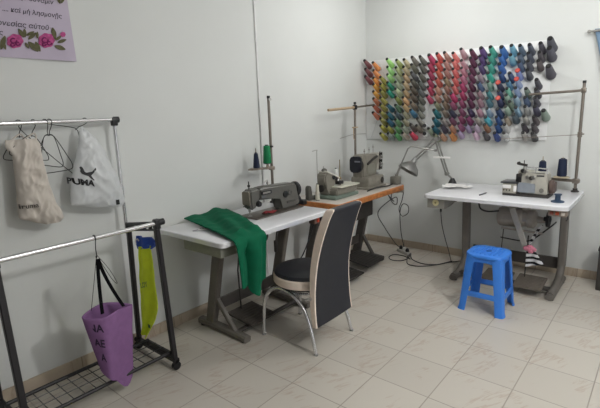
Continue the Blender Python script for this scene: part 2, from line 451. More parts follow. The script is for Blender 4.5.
class Bag:
    """a hanging bag: outline rows (z, y_left, y_right, depth, x_mid), front and back skins with creases"""
    def __init__(s, tab, wr=.008, ws=9, seed=0): s.tab, s.wr, s.ws, s.seed = tab, wr, ws, seed
    def front(s, y, z, side=1):
        yl, yr, d, xm = interp(s.tab, z)
        t = max(-1, min(1, (y - (yl + yr) / 2) / max(1e-4, (yr - yl) / 2)))
        k = max(0, 1 - t * t) ** .5
        w = (.6 * wob(y + s.seed, z * .55, side, s.ws) + .5 * (.5 - 2 * abs(wob(y * 1.6 + z * .5, z * 1.1 + s.seed, side, s.ws))) + .22 * (.5 - 2 * abs(wob(y * 3.5 - z, z * 2.4 + s.seed, side, s.ws)))) * s.wr * k
        return xm + side * (d * k + w)
    def build(s, org, nz=80, ny=56):
        b = BM(); z0, z1 = s.tab[-1][0], s.tab[0][0]
        g = {}
        for side in (1, -1):
            for i in range(nz + 1):
                z = z0 + (z1 - z0) * i / nz; yl, yr, d, xm = interp(s.tab, z)
                for j in range(ny + 1):
                    a = -PI / 2 + PI * j / ny
                    y = (yl + yr) / 2 + (yr - yl) / 2 * math.sin(a)
                    if side == -1 and j in (0, ny): g[side, i, j] = g[1, i, j]; continue
                    sag = .012 * wob(y * 5, s.seed, z * 0, 1) if i == 0 else 0
                    g[side, i, j] = b.verts.new(V((s.front(y, z, side), y, z + sag)) - V(org))
        for side in (1, -1):
            for i in range(nz):
                for j in range(ny):
                    f = [g[side, i, j], g[side, i, j + 1], g[side, i + 1, j + 1], g[side, i + 1, j]]
                    b.faces.new(f if side == 1 else f[::-1])
        for i in (0, nz):
            for j in range(ny):
                q = [g[1, i, j], g[1, i, j + 1], g[-1, i, j + 1], g[-1, i, j]]
                q = list(dict.fromkeys(q))
                if len(q) > 2: b.faces.new(q)
        return b
    def letter(s, txt, y0, z0, size, slope, org, shear=0, bold=0, lift=.0055):
        def mp(x, y):
            yy = y0 + x - 0 * y; zz = z0 + y + slope * x
            return V((s.front(yy, zz) + lift, yy, zz)) - V(org)
        return text_bm(txt, size, mp, shear, bold)

beige_m = M('beige_canvas_bag', '#c6beb5', .8, var=.07, scale=8, bump=.25, bscale=60, spec=.2)
org = (.1, -3.53, .97)
bag = thing('beige_bag', 'crumpled beige shopping bag with small dark lettering hanging at rack left end', 'bag', org)
bb = Bag([(1.425, -3.62, -3.475, .014, .10), (1.395, -3.625, -3.46, .028, .10), (1.33, -3.60, -3.462, .045, .10), (1.2, -3.605, -3.452, .052, .105), (1.08, -3.615, -3.43, .056, .105), (1.02, -3.618, -3.405, .05, .105), (.985, -3.55, -3.40, .04, .105), (.965, -3.50, -3.42, .028, .105)], .032, 10, 3.1)
bd = obj('bag_body', bb.build(org), beige_m, bag)
b = BM()
for y0, y1 in ((-3.545, -3.565), (-3.48, -3.51)):
    tube(b, smooth([V((.10, y1 - .03, 1.42)) - V(org), V((.092, y0, 1.452)) - V(org), V((.10, y1 + .035, 1.42)) - V(org)], 6), .004, 6)
obj('handle', b, beige_m, bag)
p = ax(29, 206, .15); obj('lettering', bb.letter('iruma', p.y, p.z, .034, 0, org, 0, .0008, .009), M('grey_print', '#55504c', .7), bag)

wp = bpy.data.materials.new('thin_white_plastic'); wp.use_nodes = True
nt = wp.node_tree; pb = nt.nodes['Principled BSDF']
pb.inputs['Roughness'].default_value = .32
nz = nt.nodes.new('ShaderNodeTexNoise'); nz.inputs['Scale'].default_value = 9
rp = nt.nodes.new('ShaderNodeValToRGB'); rp.color_ramp.elements[0].color = lin('#dcdee0'); rp.color_ramp.elements[1].color = lin('#f2f4f5')
nt.links.new(nz.outputs['Fac'], rp.inputs['Fac']); nt.links.new(rp.outputs['Color'], pb.inputs['Base Color'])
tl = nt.nodes.new('ShaderNodeBsdfTranslucent'); tl.inputs['Color'].default_value = lin('#eceef0')
tp = nt.nodes.new('ShaderNodeBsdfTransparent'); m1 = nt.nodes.new('ShaderNodeMixShader'); m2 = nt.nodes.new('ShaderNodeMixShader')
m1.inputs[0].default_value = .25; m2.inputs[0].default_value = .22
nt.links.new(pb.outputs[0], m1.inputs[1]); nt.links.new(tl.outputs[0], m1.inputs[2])
nt.links.new(m1.outputs[0], m2.inputs[1]); nt.links.new(tp.outputs[0], m2.inputs[2])
nt.links.new(m2.outputs[0], nt.nodes['Material Output'].inputs['Surface'])
org = (.1, -3.2, .985)
bag = thing('plastic_bag', 'white see-through plastic bag with black lettering and leaping cat, on upper rail', 'bag', org)
wb = Bag([(1.455, -3.25, -3.205, .014, .10), (1.40, -3.255, -3.155, .03, .10), (1.32, -3.28, -3.11, .045, .10), (1.24, -3.31, -3.09, .055, .105), (1.17, -3.335, -3.055, .06, .105), (1.09, -3.345, -3.042, .06, .105), (1.045, -3.35, -3.035, .05, .105), (1.01, -3.24, -3.03, .035, .105), (.985, -3.11, -3.05, .018, .105)], .024, 8, 7.7)
obj('bag_body', wb.build(org), wp, bag)
b = BM(); tube(b, smooth([V((.105, -3.235, 1.44)) - V(org), V((.095, -3.228, 1.475)) - V(org), V((.105, -3.215, 1.44)) - V(org)], 5), .005, 6); obj('handle', b, wp, bag)
blk = M('black_print', '#16161a', .5)
p = ax(82.5, 182.5, .16); obj('lettering', wb.letter('PUMA', p.y, p.z, .047, -.25, org, 0, .0022), blk, bag)
cat = [(81.5, 167.5), (83, 166.5), (84.5, 168), (86, 172), (89, 173.5), (92, 171.5), (94.5, 168), (95.5, 167.8), (95.3, 170), (93.5, 172.5), (92.5, 174), (91.3, 175.5), (92.3, 177.5), (94, 180), (93, 180.6), (90.5, 178.5), (88.5, 176.2), (85.5, 175.2), (83, 173.8), (81.8, 171.5), (82.5, 170)]
b = BM(); vs = []
for x, y in cat:
    p = ax(x, y, .16); vs.append(b.verts.new(V((wb.front(p.y, p.z) + .004, p.y, p.z)) - V(org)))
b.faces.new(vs); bmesh.ops.triangulate(b, faces=b.faces); obj('emblem', b, blk, bag)
p = ax(117, 202, .13); b = BM(); box(b, V((wb.front(p.y, p.z) + .004, p.y, p.z)) - V(org), (.002, .022, .03)); obj('printed_mark', b, blk, bag)

# purple tote on the lower rail
pm = M('purple_nonwoven', '#84608c', .8, var=.06, scale=30, bump=.3, bscale=350, spec=.2)
TX = .44
org = (TX, -3.37, .05)
tote = thing('purple_tote_bag', 'purple fabric tote bag with black straps hanging from lower rail', 'bag', org)
h = TX
tops = {'L': (TX - .01, -3.508, .512), 'F': (TX + .065, -3.43, .50), 'M': (TX + .035, -3.33, .50), 'R': (TX, -3.235, .487), 'B': (TX - .055, -3.37, .53)}
bots = {'L': (TX - .005, -3.452, .19), 'F': (TX + .06, -3.437, .145), 'M': (TX + .04, -3.385, .115), 'R': (TX + .005, -3.275, .11), 'B': (TX - .03, -3.36, .13)}
def loop(D): return smooth([D[k] for k in 'LFMRB'], 7, True)
A_, B_ = loop(tops), loop(bots)
b = BM(); rows = []
NZ = 26
for i in range(NZ + 1):
    t = i / NZ; row = []
    for j, (p, q) in enumerate(zip(A_, B_)):
        c = p.lerp(q, t); c = c + V((1, .4, 0)) * .006 * wob(c.y, c.z, j * .02, 9) * math.sin(PI * t)
        if t > .8 and 10 <= j <= 20: c.z -= (t - .8) / .2 * .075 * math.exp(-((j - 17) / 2.6) ** 2)
        row.append(b.verts.new(c - V(org)))
    rows.append(row)
n = len(A_)
for a, c in zip(rows, rows[1:]):
    for k in range(n): b.faces.new((a[k], a[(k + 1) % n], c[(k + 1) % n], c[k]))
b.faces.new(rows[-1])
o = obj('bag_body', b, pm, tote)
so = o.modifiers.new('thickness', 'SOLIDIFY'); so.thickness = .003
lm = M('tote_print', '#2c1c38', .7)
def tface(u, v, lift=.004):
    # left printed panel between the L and F corners
    p = V(tops['L']).lerp(V(tops['F']), u); q = V(bots['L']).lerp(V(bots['F']), u)
    c = p.lerp(q, v); return c + V((.72, -.5, 0)) * (lift + .012 * math.sin(PI * u)) - V(org)
for s_, u0, v0, sz in (('NA', .56, .17, .42), ('AE', .62, .42, .42), ('A', .72, .66, .42)):
    def mp(x, y, u0=u0, v0=v0): return tface(u0 + x * 1.25, v0 - y * .42)
    obj('lettering', text_bm(s_, sz, mp, 0, .012), lm, tote)
b = BM(); sheet(b, lambda u, v: V((TX + .005 + .03 * u ** 2, -3.395 - .025 * u + .009 * (v - .5) * 2, .80 - .29 * u)) - V(org) + V((0, 0, 0)), 12, 2, .003)
obj('strap', b, M('black_webbing', '#0d0d10', .9, spec=.1), tote)
b = BM(); sheet(b, lambda u, v: V((TX + .01 + .038 * u ** 2, -3.393 + .085 * u ** 1.3 + .009 * (v - .5) * 2, .80 - .285 * u)) - V(org), 12, 2, .003)
obj('strap', b, M('black_webbing', '#0d0d10', .9, spec=.1), tote)
t = thing('wire_hook', 'black wire hook and cords above purple tote bag', 'hook', (TX, -3.395, .912))
b = BM(); hk = [V((.0155 * math.cos(a), 0, .0155 * math.sin(a))) for a in [math.radians(q) for q in range(200, -31, -20)]] + [V((.006, 0, -.03)), V((0, 0, -.06)), V((0.003, .0, -.1)), V((-.006, 0, -.112)), V((-.01, 0, -.1))]
tube(b, hk, .0025, 7); obj('hook', b, wire_m, t)
b = BM()
tube(b, smooth([(0, 0, -.09), (.012, -.03, -.2), (.0, -.065, -.38)], 6), .0016, 6)
tube(b, smooth([(0, 0, -.09), (.012, .05, -.18), (.012, .085, -.27), (.01, .06, -.24), (.005, .01, -.12)], 6), .0016, 6)
obj('cord', b, wire_m, t)

# yellow vest on the side bar
ym = M('lime_fabric', '#e2f53e', .75, var=.06, scale=20, spec=.25); yb = M('royal_blue_fabric', '#2a52b4', .75, var=.08)
YV = -3.036
def vp(px, py): return ay(px, py, YV)
org = vp(147, 337)
vest = thing('lime_vest', 'lime yellow garment with blue collar hanging on rack right side bar', 'garment', org)
Lp = [(138.5, 247), (138, 262), (139, 285), (140, 310), (141.5, 332)]
Rp = [(149.5, 246), (152.5, 262), (156, 285), (159, 311), (147, 338)]
Lc = smooth([vp(*q) for q in Lp], 8); Rc = smooth([vp(*q) for q in Rp], 8)
def vf(u, v):
    i = min(len(Lc) - 1, int(round(u * (len(Lc) - 1)))); p = Lc[i].lerp(Rc[i], v)
    return p + V((0, .012 * math.sin(v * 9 + u * 2) + .006 * wob(p.x, p.z, 1, 14), 0)) - org
b = BM(); sheet(b, vf, len(Lc) - 1, 16, .006); obj('body_panel', b, ym, vest)
Lb = smooth([vp(*q) for q in [(136, 236), (136, 243), (137.5, 249)]], 5); Rb = smooth([vp(*q) for q in [(152, 238), (157, 244), (151, 249)]], 5)
def vb(u, v):
    i = int(round(u * (len(Lb) - 1))); p = Lb[i].lerp(Rb[i], v); return p + V((0, .012 * math.sin(v * 10) + .002, 0)) - org
b = BM(); sheet(b, vb, len(Lb) - 1, 14, .008); obj('collar', b, yb, vest)
def vtext(s, px, py, size, rot):
    def mp(x, y):
        p = vp(px, py) + V((x * math.cos(rot) - y * math.sin(rot), -.022, x * math.sin(rot) + y * math.cos(rot))); return p - org
    return text_bm(s, size, mp, 0, .001)
obj('lettering', vtext('LOY', 147, 284, .045, .35), M('vest_print', '#6f9a4a', .7), vest)
b = BM(); q = vp(152, 325); box(b, q + V((0, -.02, 0)) - org, (.02, .003, .022)); obj('care_patch', b, M('patch_green', '#3d6b34', .7), vest)
b = BM(); q = vp(137.5, 243)
tube(b, smooth([q + V((.0, -.012, .0)) - org, q + V((.004, -.014, .02)) - org, q + V((.012, -.004, .028)) - org, q + V((.016, .0, .015)) - org], 5), .004, 7)
obj('hanging_clip', b, white_m, vest)

# ------------------------------------------------------------------ sewing tables
# local frame of a table: X along the length, operator side at -Y, Z up, origin on the floor under the middle
TOP = .78
def table(label, loc, rz, w, d, edge=None, corner=.03, th=.034):
    t = thing('sewing_table', label, 'sewing table', loc, rz)
    b = BM(); plate(b, rrect(w, d, corner), TOP - th, TOP, .007); obj('tabletop', b, white_lam, t)
    if edge:
        b = BM(); e = edge
        A = rrect(w + .006, d + .006, corner + .003); Bq = rrect(w - .002, d - .002, corner - .001); n = len(A)
        rr = [[b.verts.new((x, y, z)) for x, y in P] for P, z in ((Bq, TOP - th + .003), (A, TOP - th + .002), (A, TOP - .006), (Bq, TOP - .004))]
        for i in range(4):
            p, q = rr[i], rr[(i + 1) % 4]
            for k in range(n): b.faces.new((p[k], p[(k + 1) % n], q[(k + 1) % n], q[k]))
        obj('edge_band', b, edge, t)
    return t

def end_frame(t, X, mat, ytop, ybot, yf, yb, brace=True, w=.05):
    zt = TOP - .04
    b = BM(); bar(b, [(X, ytop, zt), (X, ybot, .05)], w, .085, (0, -1, 0), .008); obj('leg', b, mat, t)
    b = BM(); bar(b, [(X, yb, .03), (X, ybot, .036), (X, yf + .1, .03), (X, yf, .022)], .06, .05, (0, 0, 1), .012); obj('foot', b, mat, t)
    b = BM(); bar(b, [(X, ytop + .2, zt + .0), (X, ytop - .2, zt)], w, .03, (0, 0, 1)); obj('top_bracket', b, mat, t)
    if brace:
        b = BM(); bar(b, [(X, ybot - .07, .25), (X, yf + .11, .035)], .03, .03, (0, -1, 0)); obj('brace', b, mat, t)
    for y in (yb - .03, yf + .03):
        b = BM(); cyl(b, (X, y, 0), (X, y, .012), .025, n=14); obj('foot_pad', b, black_pl, t)

def treadle(t, X, y0, y1, w, z0, z1, mat):
    b = BM(); th = .014
    def f(u, v): return V((X - w / 2 + w * u, y0 + (y1 - y0) * v, z0 + (z1 - z0) * v))
    sheet(b, f, 2, 2, th)
    for k in range(9):
        v = (k + .5) / 9; bar(b, [f(.06, v) + V((0, 0, .01)), f(.94, v) + V((0, 0, .01))], .008, .006)
    obj('treadle', b, mat, t)

# --- left table (plain lockstitch) : length along the left wall
LX, LY = .41, -2.262
lt = table('white sewing table holding the grey sewing machine and green cloth', (LX, LY, 0), PI / 2, 1.085, .65, edge_lam)
for X in (-.285, .385): end_frame(lt, X, frame_grey, .0, .165, -.205, .29)
b = BM(); bar(b, [(-.27, .135, .175), (.37, .135, .175)], .02, .09, (0, 0, 1), .005); obj('crossbar', b, frame_dark, lt)
b = BM(); bar(b, [(-.27, -.10, .045), (.37, -.10, .045)], .035, .02, (0, 0, 1), .004); obj('lower_bar', b, frame_dark, lt)
ped = M('pedal_grey', '#70685f', .5, .2, var=.1)
treadle(lt, -.08, -.165, .09, .25, .075, .10, M('pedal_dark', '#504a45', .5, .2, var=.1))
b = BM(); tube(b, [(-.09, .06, .105), (-.09, .07, .40), (-.02, .09, .70)], .006, 8); obj('treadle_rod', b, iron, lt)
b = BM(); box(b, (-.36, -.085, .705), (.30, .37, .075), .006); obj('drawer', b, box_green, lt)
def lt_(x, y, X): p = ax(x, y, X); return V((p.y - LY, -(p.x - LX), p.z))
b = BM(); tube(b, smooth([lt_(266, 227, .56), lt_(272, 226, .6), lt_(279, 227, .64), lt_(277, 232, .65), lt_(276, 242, .65)], 5), .006, 8); box(b, lt_(275.8, 246, .65), (.024, .02, .085), .006); obj('knee_lifter', b, iron, lt)
b = BM(); box(b, (.06, -.02, .715), (.22, .24, .05), .008); obj('oil_pan', b, iron, lt)
b = BM(); cyl(b, (-.02, .12, .60), (.22, .12, .60), .075, n=24); cyl(b, (.22, .12, .60), (.26, .12, .60), .03, n=16); box(b, (.1, .12, .70), (.08, .08, .08), .01); obj('motor', b, iron, lt)
b = BM(); box(b, (.44, -.255, .715), (.11, .06, .055), .006); sw = obj('switch_box', b, M('switch_brown', '#6a5348', .5), lt)
for k, c in ((-.02, 'switch_red'), (.02, 'switch_black')):
    b = BM(); box(b, (.44 + k, -.288, .715), (.025, .012, .03), .003); obj('switch_button', b, M(c, '#b5402c' if 'red' in c else '#1c1c1c', .4), sw)
b = BM(); tube(b, smooth([(.42, -.25, .69), (.38, -.22, .55), (.33, -.18, .42), (.36, -.05, .33), (.37, .1, .3)], 6), .005, 7); obj('power_cable', b, black_pl, lt)

# --- middle table (wood-edged top)
MX, MY = .43, -.985
mt_ = thing('sewing_table', 'wood-edged sewing table with two machines, standing in the corner', 'sewing table', (MX, MY, 0), PI / 2)
wtop = M('worn_laminate', '#b9b2aa', .35, var=.08, scale=10)
b = BM(); plate(b, rrect(1.16, .53, .05), TOP - .05, TOP - .002, .006); obj('edge_band', b, wood_m, mt_)
b = BM(); plate(b, rrect(1.135, .505, .04), TOP - .01, TOP, .003); obj('tabletop', b, wtop, mt_)
for X in (-.42, .42): end_frame(mt_, X, frame_dark, .06, .215, -.10, .27)
b = BM(); bar(b, [(-.4, .18, .20), (.4, .18, .20)], .02, .085, (0, 0, 1), .005); obj('crossbar', b, frame_dark, mt_)
treadle(mt_, .17, -.17, .12, .30, .06, .10, iron)
b = BM(); box(b, (-.02, .0, .64), (.34, .3, .2), .015); obj('machine_tray', b, iron, mt_)
b = BM(); cyl(b, (-.15, .1, .6), (.12, .1, .6), .08, n=24); obj('motor', b, iron, mt_)
b = BM(); box(b, (.52, -.205, .725), (.09, .06, .045), .008); cyl(b, (.555, -.225, .72), (.575, -.24, .72), .024, n=16); obj('switch_knob', b, motor_m, mt_)
treadle(mt_, -.24, -.2, .07, .28, .05, .08, iron)

# --- right table along the back wall
QX, QY = 1.615, -.437
rt = table('white sewing table by the back wall holding beige overlock machine', (QX, QY, 0), 0, 1.095, .755, edge_lam, .04)
for X, sx in ((-.31, -1), (.455, 1)):
    yt = .13 if sx > 0 else .02
    b = BM()
    bar(b, [(X, yt, .745), (X, yt + .04, .16)], .055, .08, (0, -1, 0), .008)
    obj('leg', b, frame_grey, rt)
    b = BM(); tube(b, smooth([(X, yt + .03, .19), (X, yt - .0, .11), (X, yt - .1, .055), (X, -.16, .04), (X, -.245, .035)], 5), .03, 10)
    bar(b, [(X, yt + .12, .03), (X, yt - .1, .035), (X, -.26, .027)], .06, .045, (0, 0, 1), .012); obj('foot', b, frame_grey, rt)
    b = BM(); bar(b, [(X, .3, .735), (X, -.3, .735)], .05, .025, (0, 0, 1)); obj('top_bracket', b, frame_grey, rt)
    for y in (yt + .08, -.23):
        b = BM(); cyl(b, (X, y, 0), (X, y, .012), .026, n=14); obj('foot_pad', b, black_pl, rt)
b = BM(); bar(b, [(-.29, .2, .172), (.44, .2, .172)], .02, .10, (0, 0, 1), .005); obj('crossbar', b, frame_dark, rt)
b = BM(); bar(b, [(-.3, -.14, .05), (.45, -.14, .05)], .05, .025, (0, 0, 1), .005); obj('lower_bar', b, frame_dark, rt)
ped = M('pedal_grey', '#70685f', .5, .2, var=.1)
treadle(rt, .29, -.27, -.04, .21, .07, .10, ped)
treadle(rt, .03, -.24, -.02, .22, .07, .09, ped)
b = BM(); tube(b, [(.235, -.1, .1), (.235, -.06, .45)], .005, 8); obj('treadle_rod', b, iron, rt)
# bobbin box with round sticker under the left end
b = BM(); prism(b, [(0, -.012), (0, .075), (.46, .075), (.42, .03), (.13, -.012)], (-.455, -.33, .668), (0, 1, 0), (0, 0, 1), .15); bx_ = obj('drawer', b, M('drawer_grey', '#96948c', .5), rt)
b = BM(); cyl(b, (-.455, -.334, .706), (-.455, -.329, .706), .029, n=24); obj('round_sticker', b, M('cream_sticker', '#d9d0a4', .6), bx_)
b = BM(); cyl(b, (-.455, -.336, .706), (-.455, -.331, .706), .009, n=16); obj('sticker_mark', b, M('sticker_print', '#8d8256', .6), bx_)
# motor slung under the top
b = BM(); MZ, MYY = .585, -.03
lathe(b, [(.05, 0), (.074, .012), (.08, .03), (.08, .19), (.074, .2), (.068, .205), (.068, .235), (.076, .24), (.076, .285), (.055, .30), (.03, .31), (.02, .38), (.0, .38)], (-.02, MYY, MZ), (1, 0, 0), 28)
for k in range(10):
    a = 2 * PI * k / 10; bar(b, [(.0, MYY + .08 * math.cos(a), MZ + .08 * math.sin(a)), (.16, MYY + .08 * math.cos(a), MZ + .08 * math.sin(a))], .006, .006)
mo = obj('motor', b, motor_m, rt)
b = BM(); cyl(b, (.36, MYY - .02, .60), (.38, MYY - .02, .60), .062, n=24); cyl(b, (.34, MYY - .01, .60), (.385, MYY - .02, .60), .02, n=14); obj('pulley', b, black_pl, mo)
b = BM(); bar(b, [(.115, MYY - .10, .675), (.225, MYY - .10, .385)], .045, .012, (0, -1, 0), .003); obj('clutch_lever', b, M('lever_grey', '#b8b5ae', .4, .4), mo)
b = BM(); bar(b, [(.03, MYY - .07, .50), (.34, MYY - .05, .485)], .02, .016); bar(b, [(.10, MYY, .74), (.10, MYY, .66)], .06, .08, (0, 1, 0)); bar(b, [(.2, MYY, .74), (.2, MYY, .66)], .05, .07, (0, 1, 0)); obj('motor_bracket', b, motor_m, mo)
b = BM(); tube(b, [(.05, MYY - .07, .5), (.03, MYY - .07, .1)], .004, 6); obj('brake_rod', b, iron, mo)
b = BM(); box(b, (.475, -.31, .72), (.125, .06, .048), .006); sw = obj('switch_box', b, M('switch_grey', '#8c7f74', .5), rt)
for k, col in ((-.045, '#8e4a38'), (0, '#a8492e'), (.045, '#d6cfc6')):
    b = BM(); box(b, (.475 + k * .8, -.342, .72), (.024, .012, .024), .003); obj('switch_button', b, M('button' + col, col, .4), sw)
b = BM(); tube(b, smooth([(.40, .1, .55), (.38, .0, .53), (.25, .02, .40), (.15, .1, .35), (-.05, .2, .33)], 6), .006, 7); obj('motor_cable', b, black_pl, rt)
b = BM(); tube(b, smooth([(-.10, -.30, .735), (-.08, -.31, .69), (-.04, -.25, .66), (0, -.1, .64)], 6), .007, 7); obj('cable', b, black_pl, rt)
b = BM(); cyl(b, (.52, -.2, .70), (.52, -.2, .745), .006, n=8); tube(b, smooth([(.52, -.2, .70), (.525, -.21, .66), (.515, -.21, .64)], 4), .005, 6); obj('hook', b, iron, rt)

# ------------------------------------------------------------------ lockstitch machine on the left table
ms = thing('sewing_machine', 'grey straight-stitch sewing machine on the white table at left', 'sewing machine', (.40, -2.02, TOP), PI / 2)
b = BM(); box(b, (.0, .0, .004), (.52, .19, .012), .004); obj('bed_plate', b, M('bed_steel', '#6b645d', .35, .6, var=.15, scale=20), ms)
b = BM(); prism(b, [(.055, .008), (.06, .105), (.035, .116), (-.17, .122), (-.17, .205), (-.12, .213), (.21, .199), (.245, .19), (.25, .03), (.255, .008)], (0, 0, 0), (1, 0, 0), (0, 0, 1), .095)
bmesh.ops.bevel(b, geom=b.edges[:], offset=.014, segments=3, affect='EDGES')
obj('arm', b, mach_grey, ms)
b = BM(); prism(b, [(-.258, .10), (-.245, .062), (-.222, .062), (-.165, .105), (-.165, .212), (-.25, .205), (-.262, .185)], (0, 0, 0), (1, 0, 0), (0, 0, 1), .088)
bmesh.ops.bevel(b, geom=b.edges[:], offset=.012, segments=3, affect='EDGES'); hd = obj('head', b, mach_grey, ms)
b = BM(); prism(b, rrect(.075, .10, .015), (-.262, 0, .145), (0, 1, 0), (0, 0, 1), .008); obj('face_plate', b, M('faceplate', '#7d7468', .35, .3), hd)
b = BM(); cyl(b, (-.235, 0, .07), (-.235, 0, .02), .005, n=10); cyl(b, (-.235, 0, .07), (-.235, 0, .045), .009, n=10); box(b, (-.235, -.003, .012), (.03, .02, .006), .002); cyl(b, (-.225, .012, .09), (-.225, .012, .015), .004, n=8); obj('presser_foot', b, steel, hd)
b = BM(); lathe(b, [(.0, 0), (.022, 0), (.022, .006), (.008, .008), (.008, .014), (.018, .016), (.018, .02), (0, .024)], (-.19, -.046, .10), (0, -1, 0), 18); cyl(b, (-.25, .0, .10), (-.30, -.01, .095), .004, n=8); obj('tension_disc', b, black_pl, hd)
b = BM(); lathe(b, [(.03, 0), (.052, .002), (.06, .01), (.06, .03), (.052, .036), (.03, .04), (0, .042)], (.25, 0, .137), (1, 0, 0), 28); obj('handwheel', b, black_pl, ms)
b = BM(); lathe(b, [(.035, 0), (.045, .006), (.045, .045), (.03, .05), (0, .05)], (.25, .0, .045), (1, 0, 0), 22); box(b, (.318, -.02, .025), (.05, .09, .04), .008); obj('belt_guard', b, black_pl, ms)
b = BM(); prism(b, rrect(.11, .027, .012), (-.105, -.050, .170), (1, 0, 0), (0, 0, 1), .006); npq = obj('name_plate', b, black_pl, ms)
b = BM(); 
for k in range(7): box(b, (-.138 + k * .011, -.0545, .170), (.007, .002, .014), .0008)
obj('plate_emblem', b, M('plate_silver', '#b9b6b0', .4, .4), npq)
b = BM(); lathe(b, [(.026, 0), (.026, .012), (.018, .016), (0, .017)], (.10, -.046, .125), (0, -1, 0), 22); obj('stitch_dial', b, black_pl, ms)
b = BM(); lathe(b, [(.023, 0), (.023, .008), (.017, .009), (.013, .006), (0, .006)], (.155, -.046, .130), (0, -1, 0), 22); obj('stitch_dial', b, M('dial_grey', '#55534f', .4), ms)
b = BM(); box(b, (.17, -.050, .06), (.11, .006, .018), .003); obj('info_strip', b, M('strip_dark', '#4c4a47', .4), ms)
b = BM(); cyl(b, (-.23, 0, .2), (-.23, 0, .265), .004, n=8); cyl(b, (-.23, 0, .225), (-.23, 0, .24), .010, n=12); obj('thread_pin', b, iron, ms)
b = BM(); cyl(b, (-.03, .01, .208), (-.03, .01, .25), .004, n=8); cyl(b, (-.03, .01, .22), (-.03, .01, .232), .008, n=12); tube(b, smooth([(-.03, .01, .25), (-.045, .01, .246), (-.05, .01, .235)], 4), .003, 6); obj('thread_pin', b, steel, ms)

b = BM()
def rs(u, v): return V((-.06 + .12 * u, -.015 + .05 * v + .01 * math.sin(u * 7), .004 + .006 * (1 + math.sin(u * 9 + v * 4))))
sheet(b, rs, 12, 8, .003); o = obj('red_cloth_scrap', b, M('red_cloth', '#8a2f33', .8), None); o.location = (.45, -2.09, .788); o.rotation_euler.z = PI / 2
tag(o, 'small dark red cloth scrap lying under the grey machine arm', 'cloth scrap')
# small white label papers on the left end of the table
for i, (px, py, w, h, rz, lab) in enumerate(((203, 229.8, .07, .05, .5, 'white paper slip with dark marks by the green cloth, left table'), (195.5, 231, .035, .02, .9, 'tiny grey paper tag at the left end of the left table'))):
    p = az(px, py, TOP); b = BM(); sheet(b, lambda u, v: V(((u - .5) * w, (v - .5) * h, .003 + .006 * u * u)), 5, 3, .0015); o = obj('paper_slip', b, white_m if i == 0 else M('grey_tag', '#96939a', .7)); o.location = (p.x, p.y, TOP); o.rotation_euler.z = rz; tag(o, lab, 'paper')
    if i == 0:
        b = BM()
        for k in range(3): box(b, (-.02 + .018 * k, .005, .0065 + .002 * k), (.006, .008, .002))
        obj('printed_marks', b, ink, o)

# green cloth over the left table
gp = [(.05, .0), (.25, .0), (.5, .0), (.68, .0), (.735, 0)]
def gfn(u, v):
    # u along the cloth from the wall side over the front edge and down, v across (0 = near end)
    S = 1.0 * u
    xf = .748
    if S < .655: x = .07 + S * 1.0; z = TOP + .012
    else:
        a = (S - .655) / .045
        if a < PI / 2: x = .725 + .045 * math.sin(a); z = TOP + .012 - .045 * (1 - math.cos(a))
        else: x = .77; z = TOP - .033 - (S - .655 - .0707)
    yl = -2.585 - .16 * min(1, max(0, (x - .07) / .66)) + (.0 if z > .7 else (0.02 * (.7 - z)))
    yr = -2.19 - .30 * min(1, max(0, (x - .07) / .62)) - (0 if z > .7 else .10 * (.7 - z))
    y = yl + (yr - yl) * v
    if S < .655:
        wv = .5 + .5 * math.sin(v * 11 + u * 5); amp = .016 + .022 * v
        z += amp * wv * (0.4 + .6 * math.sin(PI * min(1, max(0.05, v)))) + .03 * math.exp(-((v - .85) / .16) ** 2) * math.sin(PI * min(1, S / .7)) + .006 * (1 + wob(x, y, 2, 16))
    else:
        k = min(1, (TOP - z) / .1)
        x += k * (.020 * math.sin(v * 11 + 1.0) + .016 * wob(0, y * 2.5, z, 5) - .028 * math.exp(-((v - .42 + .2 * (z - .6)) / .05) ** 2)) + .022
        if u > .9: z -= .0
    if z < TOP - .05: z += (-.11 * math.exp(-((v - .62) / .24) ** 2) + .03 + .05 * math.exp(-((v - .40) / .05) ** 2)) * ((TOP - .05 - z) / .3)
    if x < .745 and z < TOP + .008: z = TOP + .008
    return V((x, y, z))
b = BM(); sheet(b, gfn, 70, 40, .009)
tag(obj('green_cloth', b, green_cl), 'green fabric draped over the left table front edge', 'cloth')

# ------------------------------------------------------------------ middle table machines
m1 = thing('overlock_machine', 'small sage-grey sewing machine with tilted head on the wood-edged table', 'sewing machine', (.45, -1.25, TOP), PI / 2)
b = BM(); box(b, (.0, 0, .014), (.36, .24, .028), .006); obj('base', b, M('glassy_green_base', '#6f7d73', .3, .1, var=.1), m1)
b = BM(); prism(b, [(-.12, .028), (-.12, .075), (-.08, .095), (.20, .085), (.20, .05), (.17, .028)], (0, .0, 0), (1, 0, 0), (0, 0, 1), .19)
bmesh.ops.bevel(b, geom=b.edges[:], offset=.008, segments=2, affect='EDGES'); obj('body', b, mach_green, m1)
b = BM(); plate(b, rrect(.30, .20, .02, cx=.06, cy=-.02), .09, .10, .003); obj('cloth_plate', b, M('cloth_plate_pale', '#d3d2c2', .3, .2), m1)
b = BM(); prism(b, [(-.145, .03), (-.15, .10), (-.175, .14), (-.178, .19), (-.165, .222), (-.135, .23), (.03, .155), (.04, .12), (-.04, .125), (-.075, .10), (-.085, .03)], (0, .03, 0), (1, 0, 0), (0, 0, 1), .095)
bmesh.ops.bevel(b, geom=b.edges[:], offset=.01, segments=2, affect='EDGES'); hd = obj('head', b, mach_green, m1)
b = BM(); bar(b, [(-.15, .03, .235), (-.04, .03, .192), (.035, .03, .160)], .10, .012, (0, 0, 1)); obj('top_cover', b, M('pale_cover', '#d6d3c8', .4), hd)
b = BM(); lathe(b, [(.022, 0), (.026, .008), (.022, .022), (.01, .03), (0, .03)], (-.13, .03, .23), (.2, 0, 1), 16); obj('pressure_knob', b, M('knob_grey', '#5b5953', .4), hd)
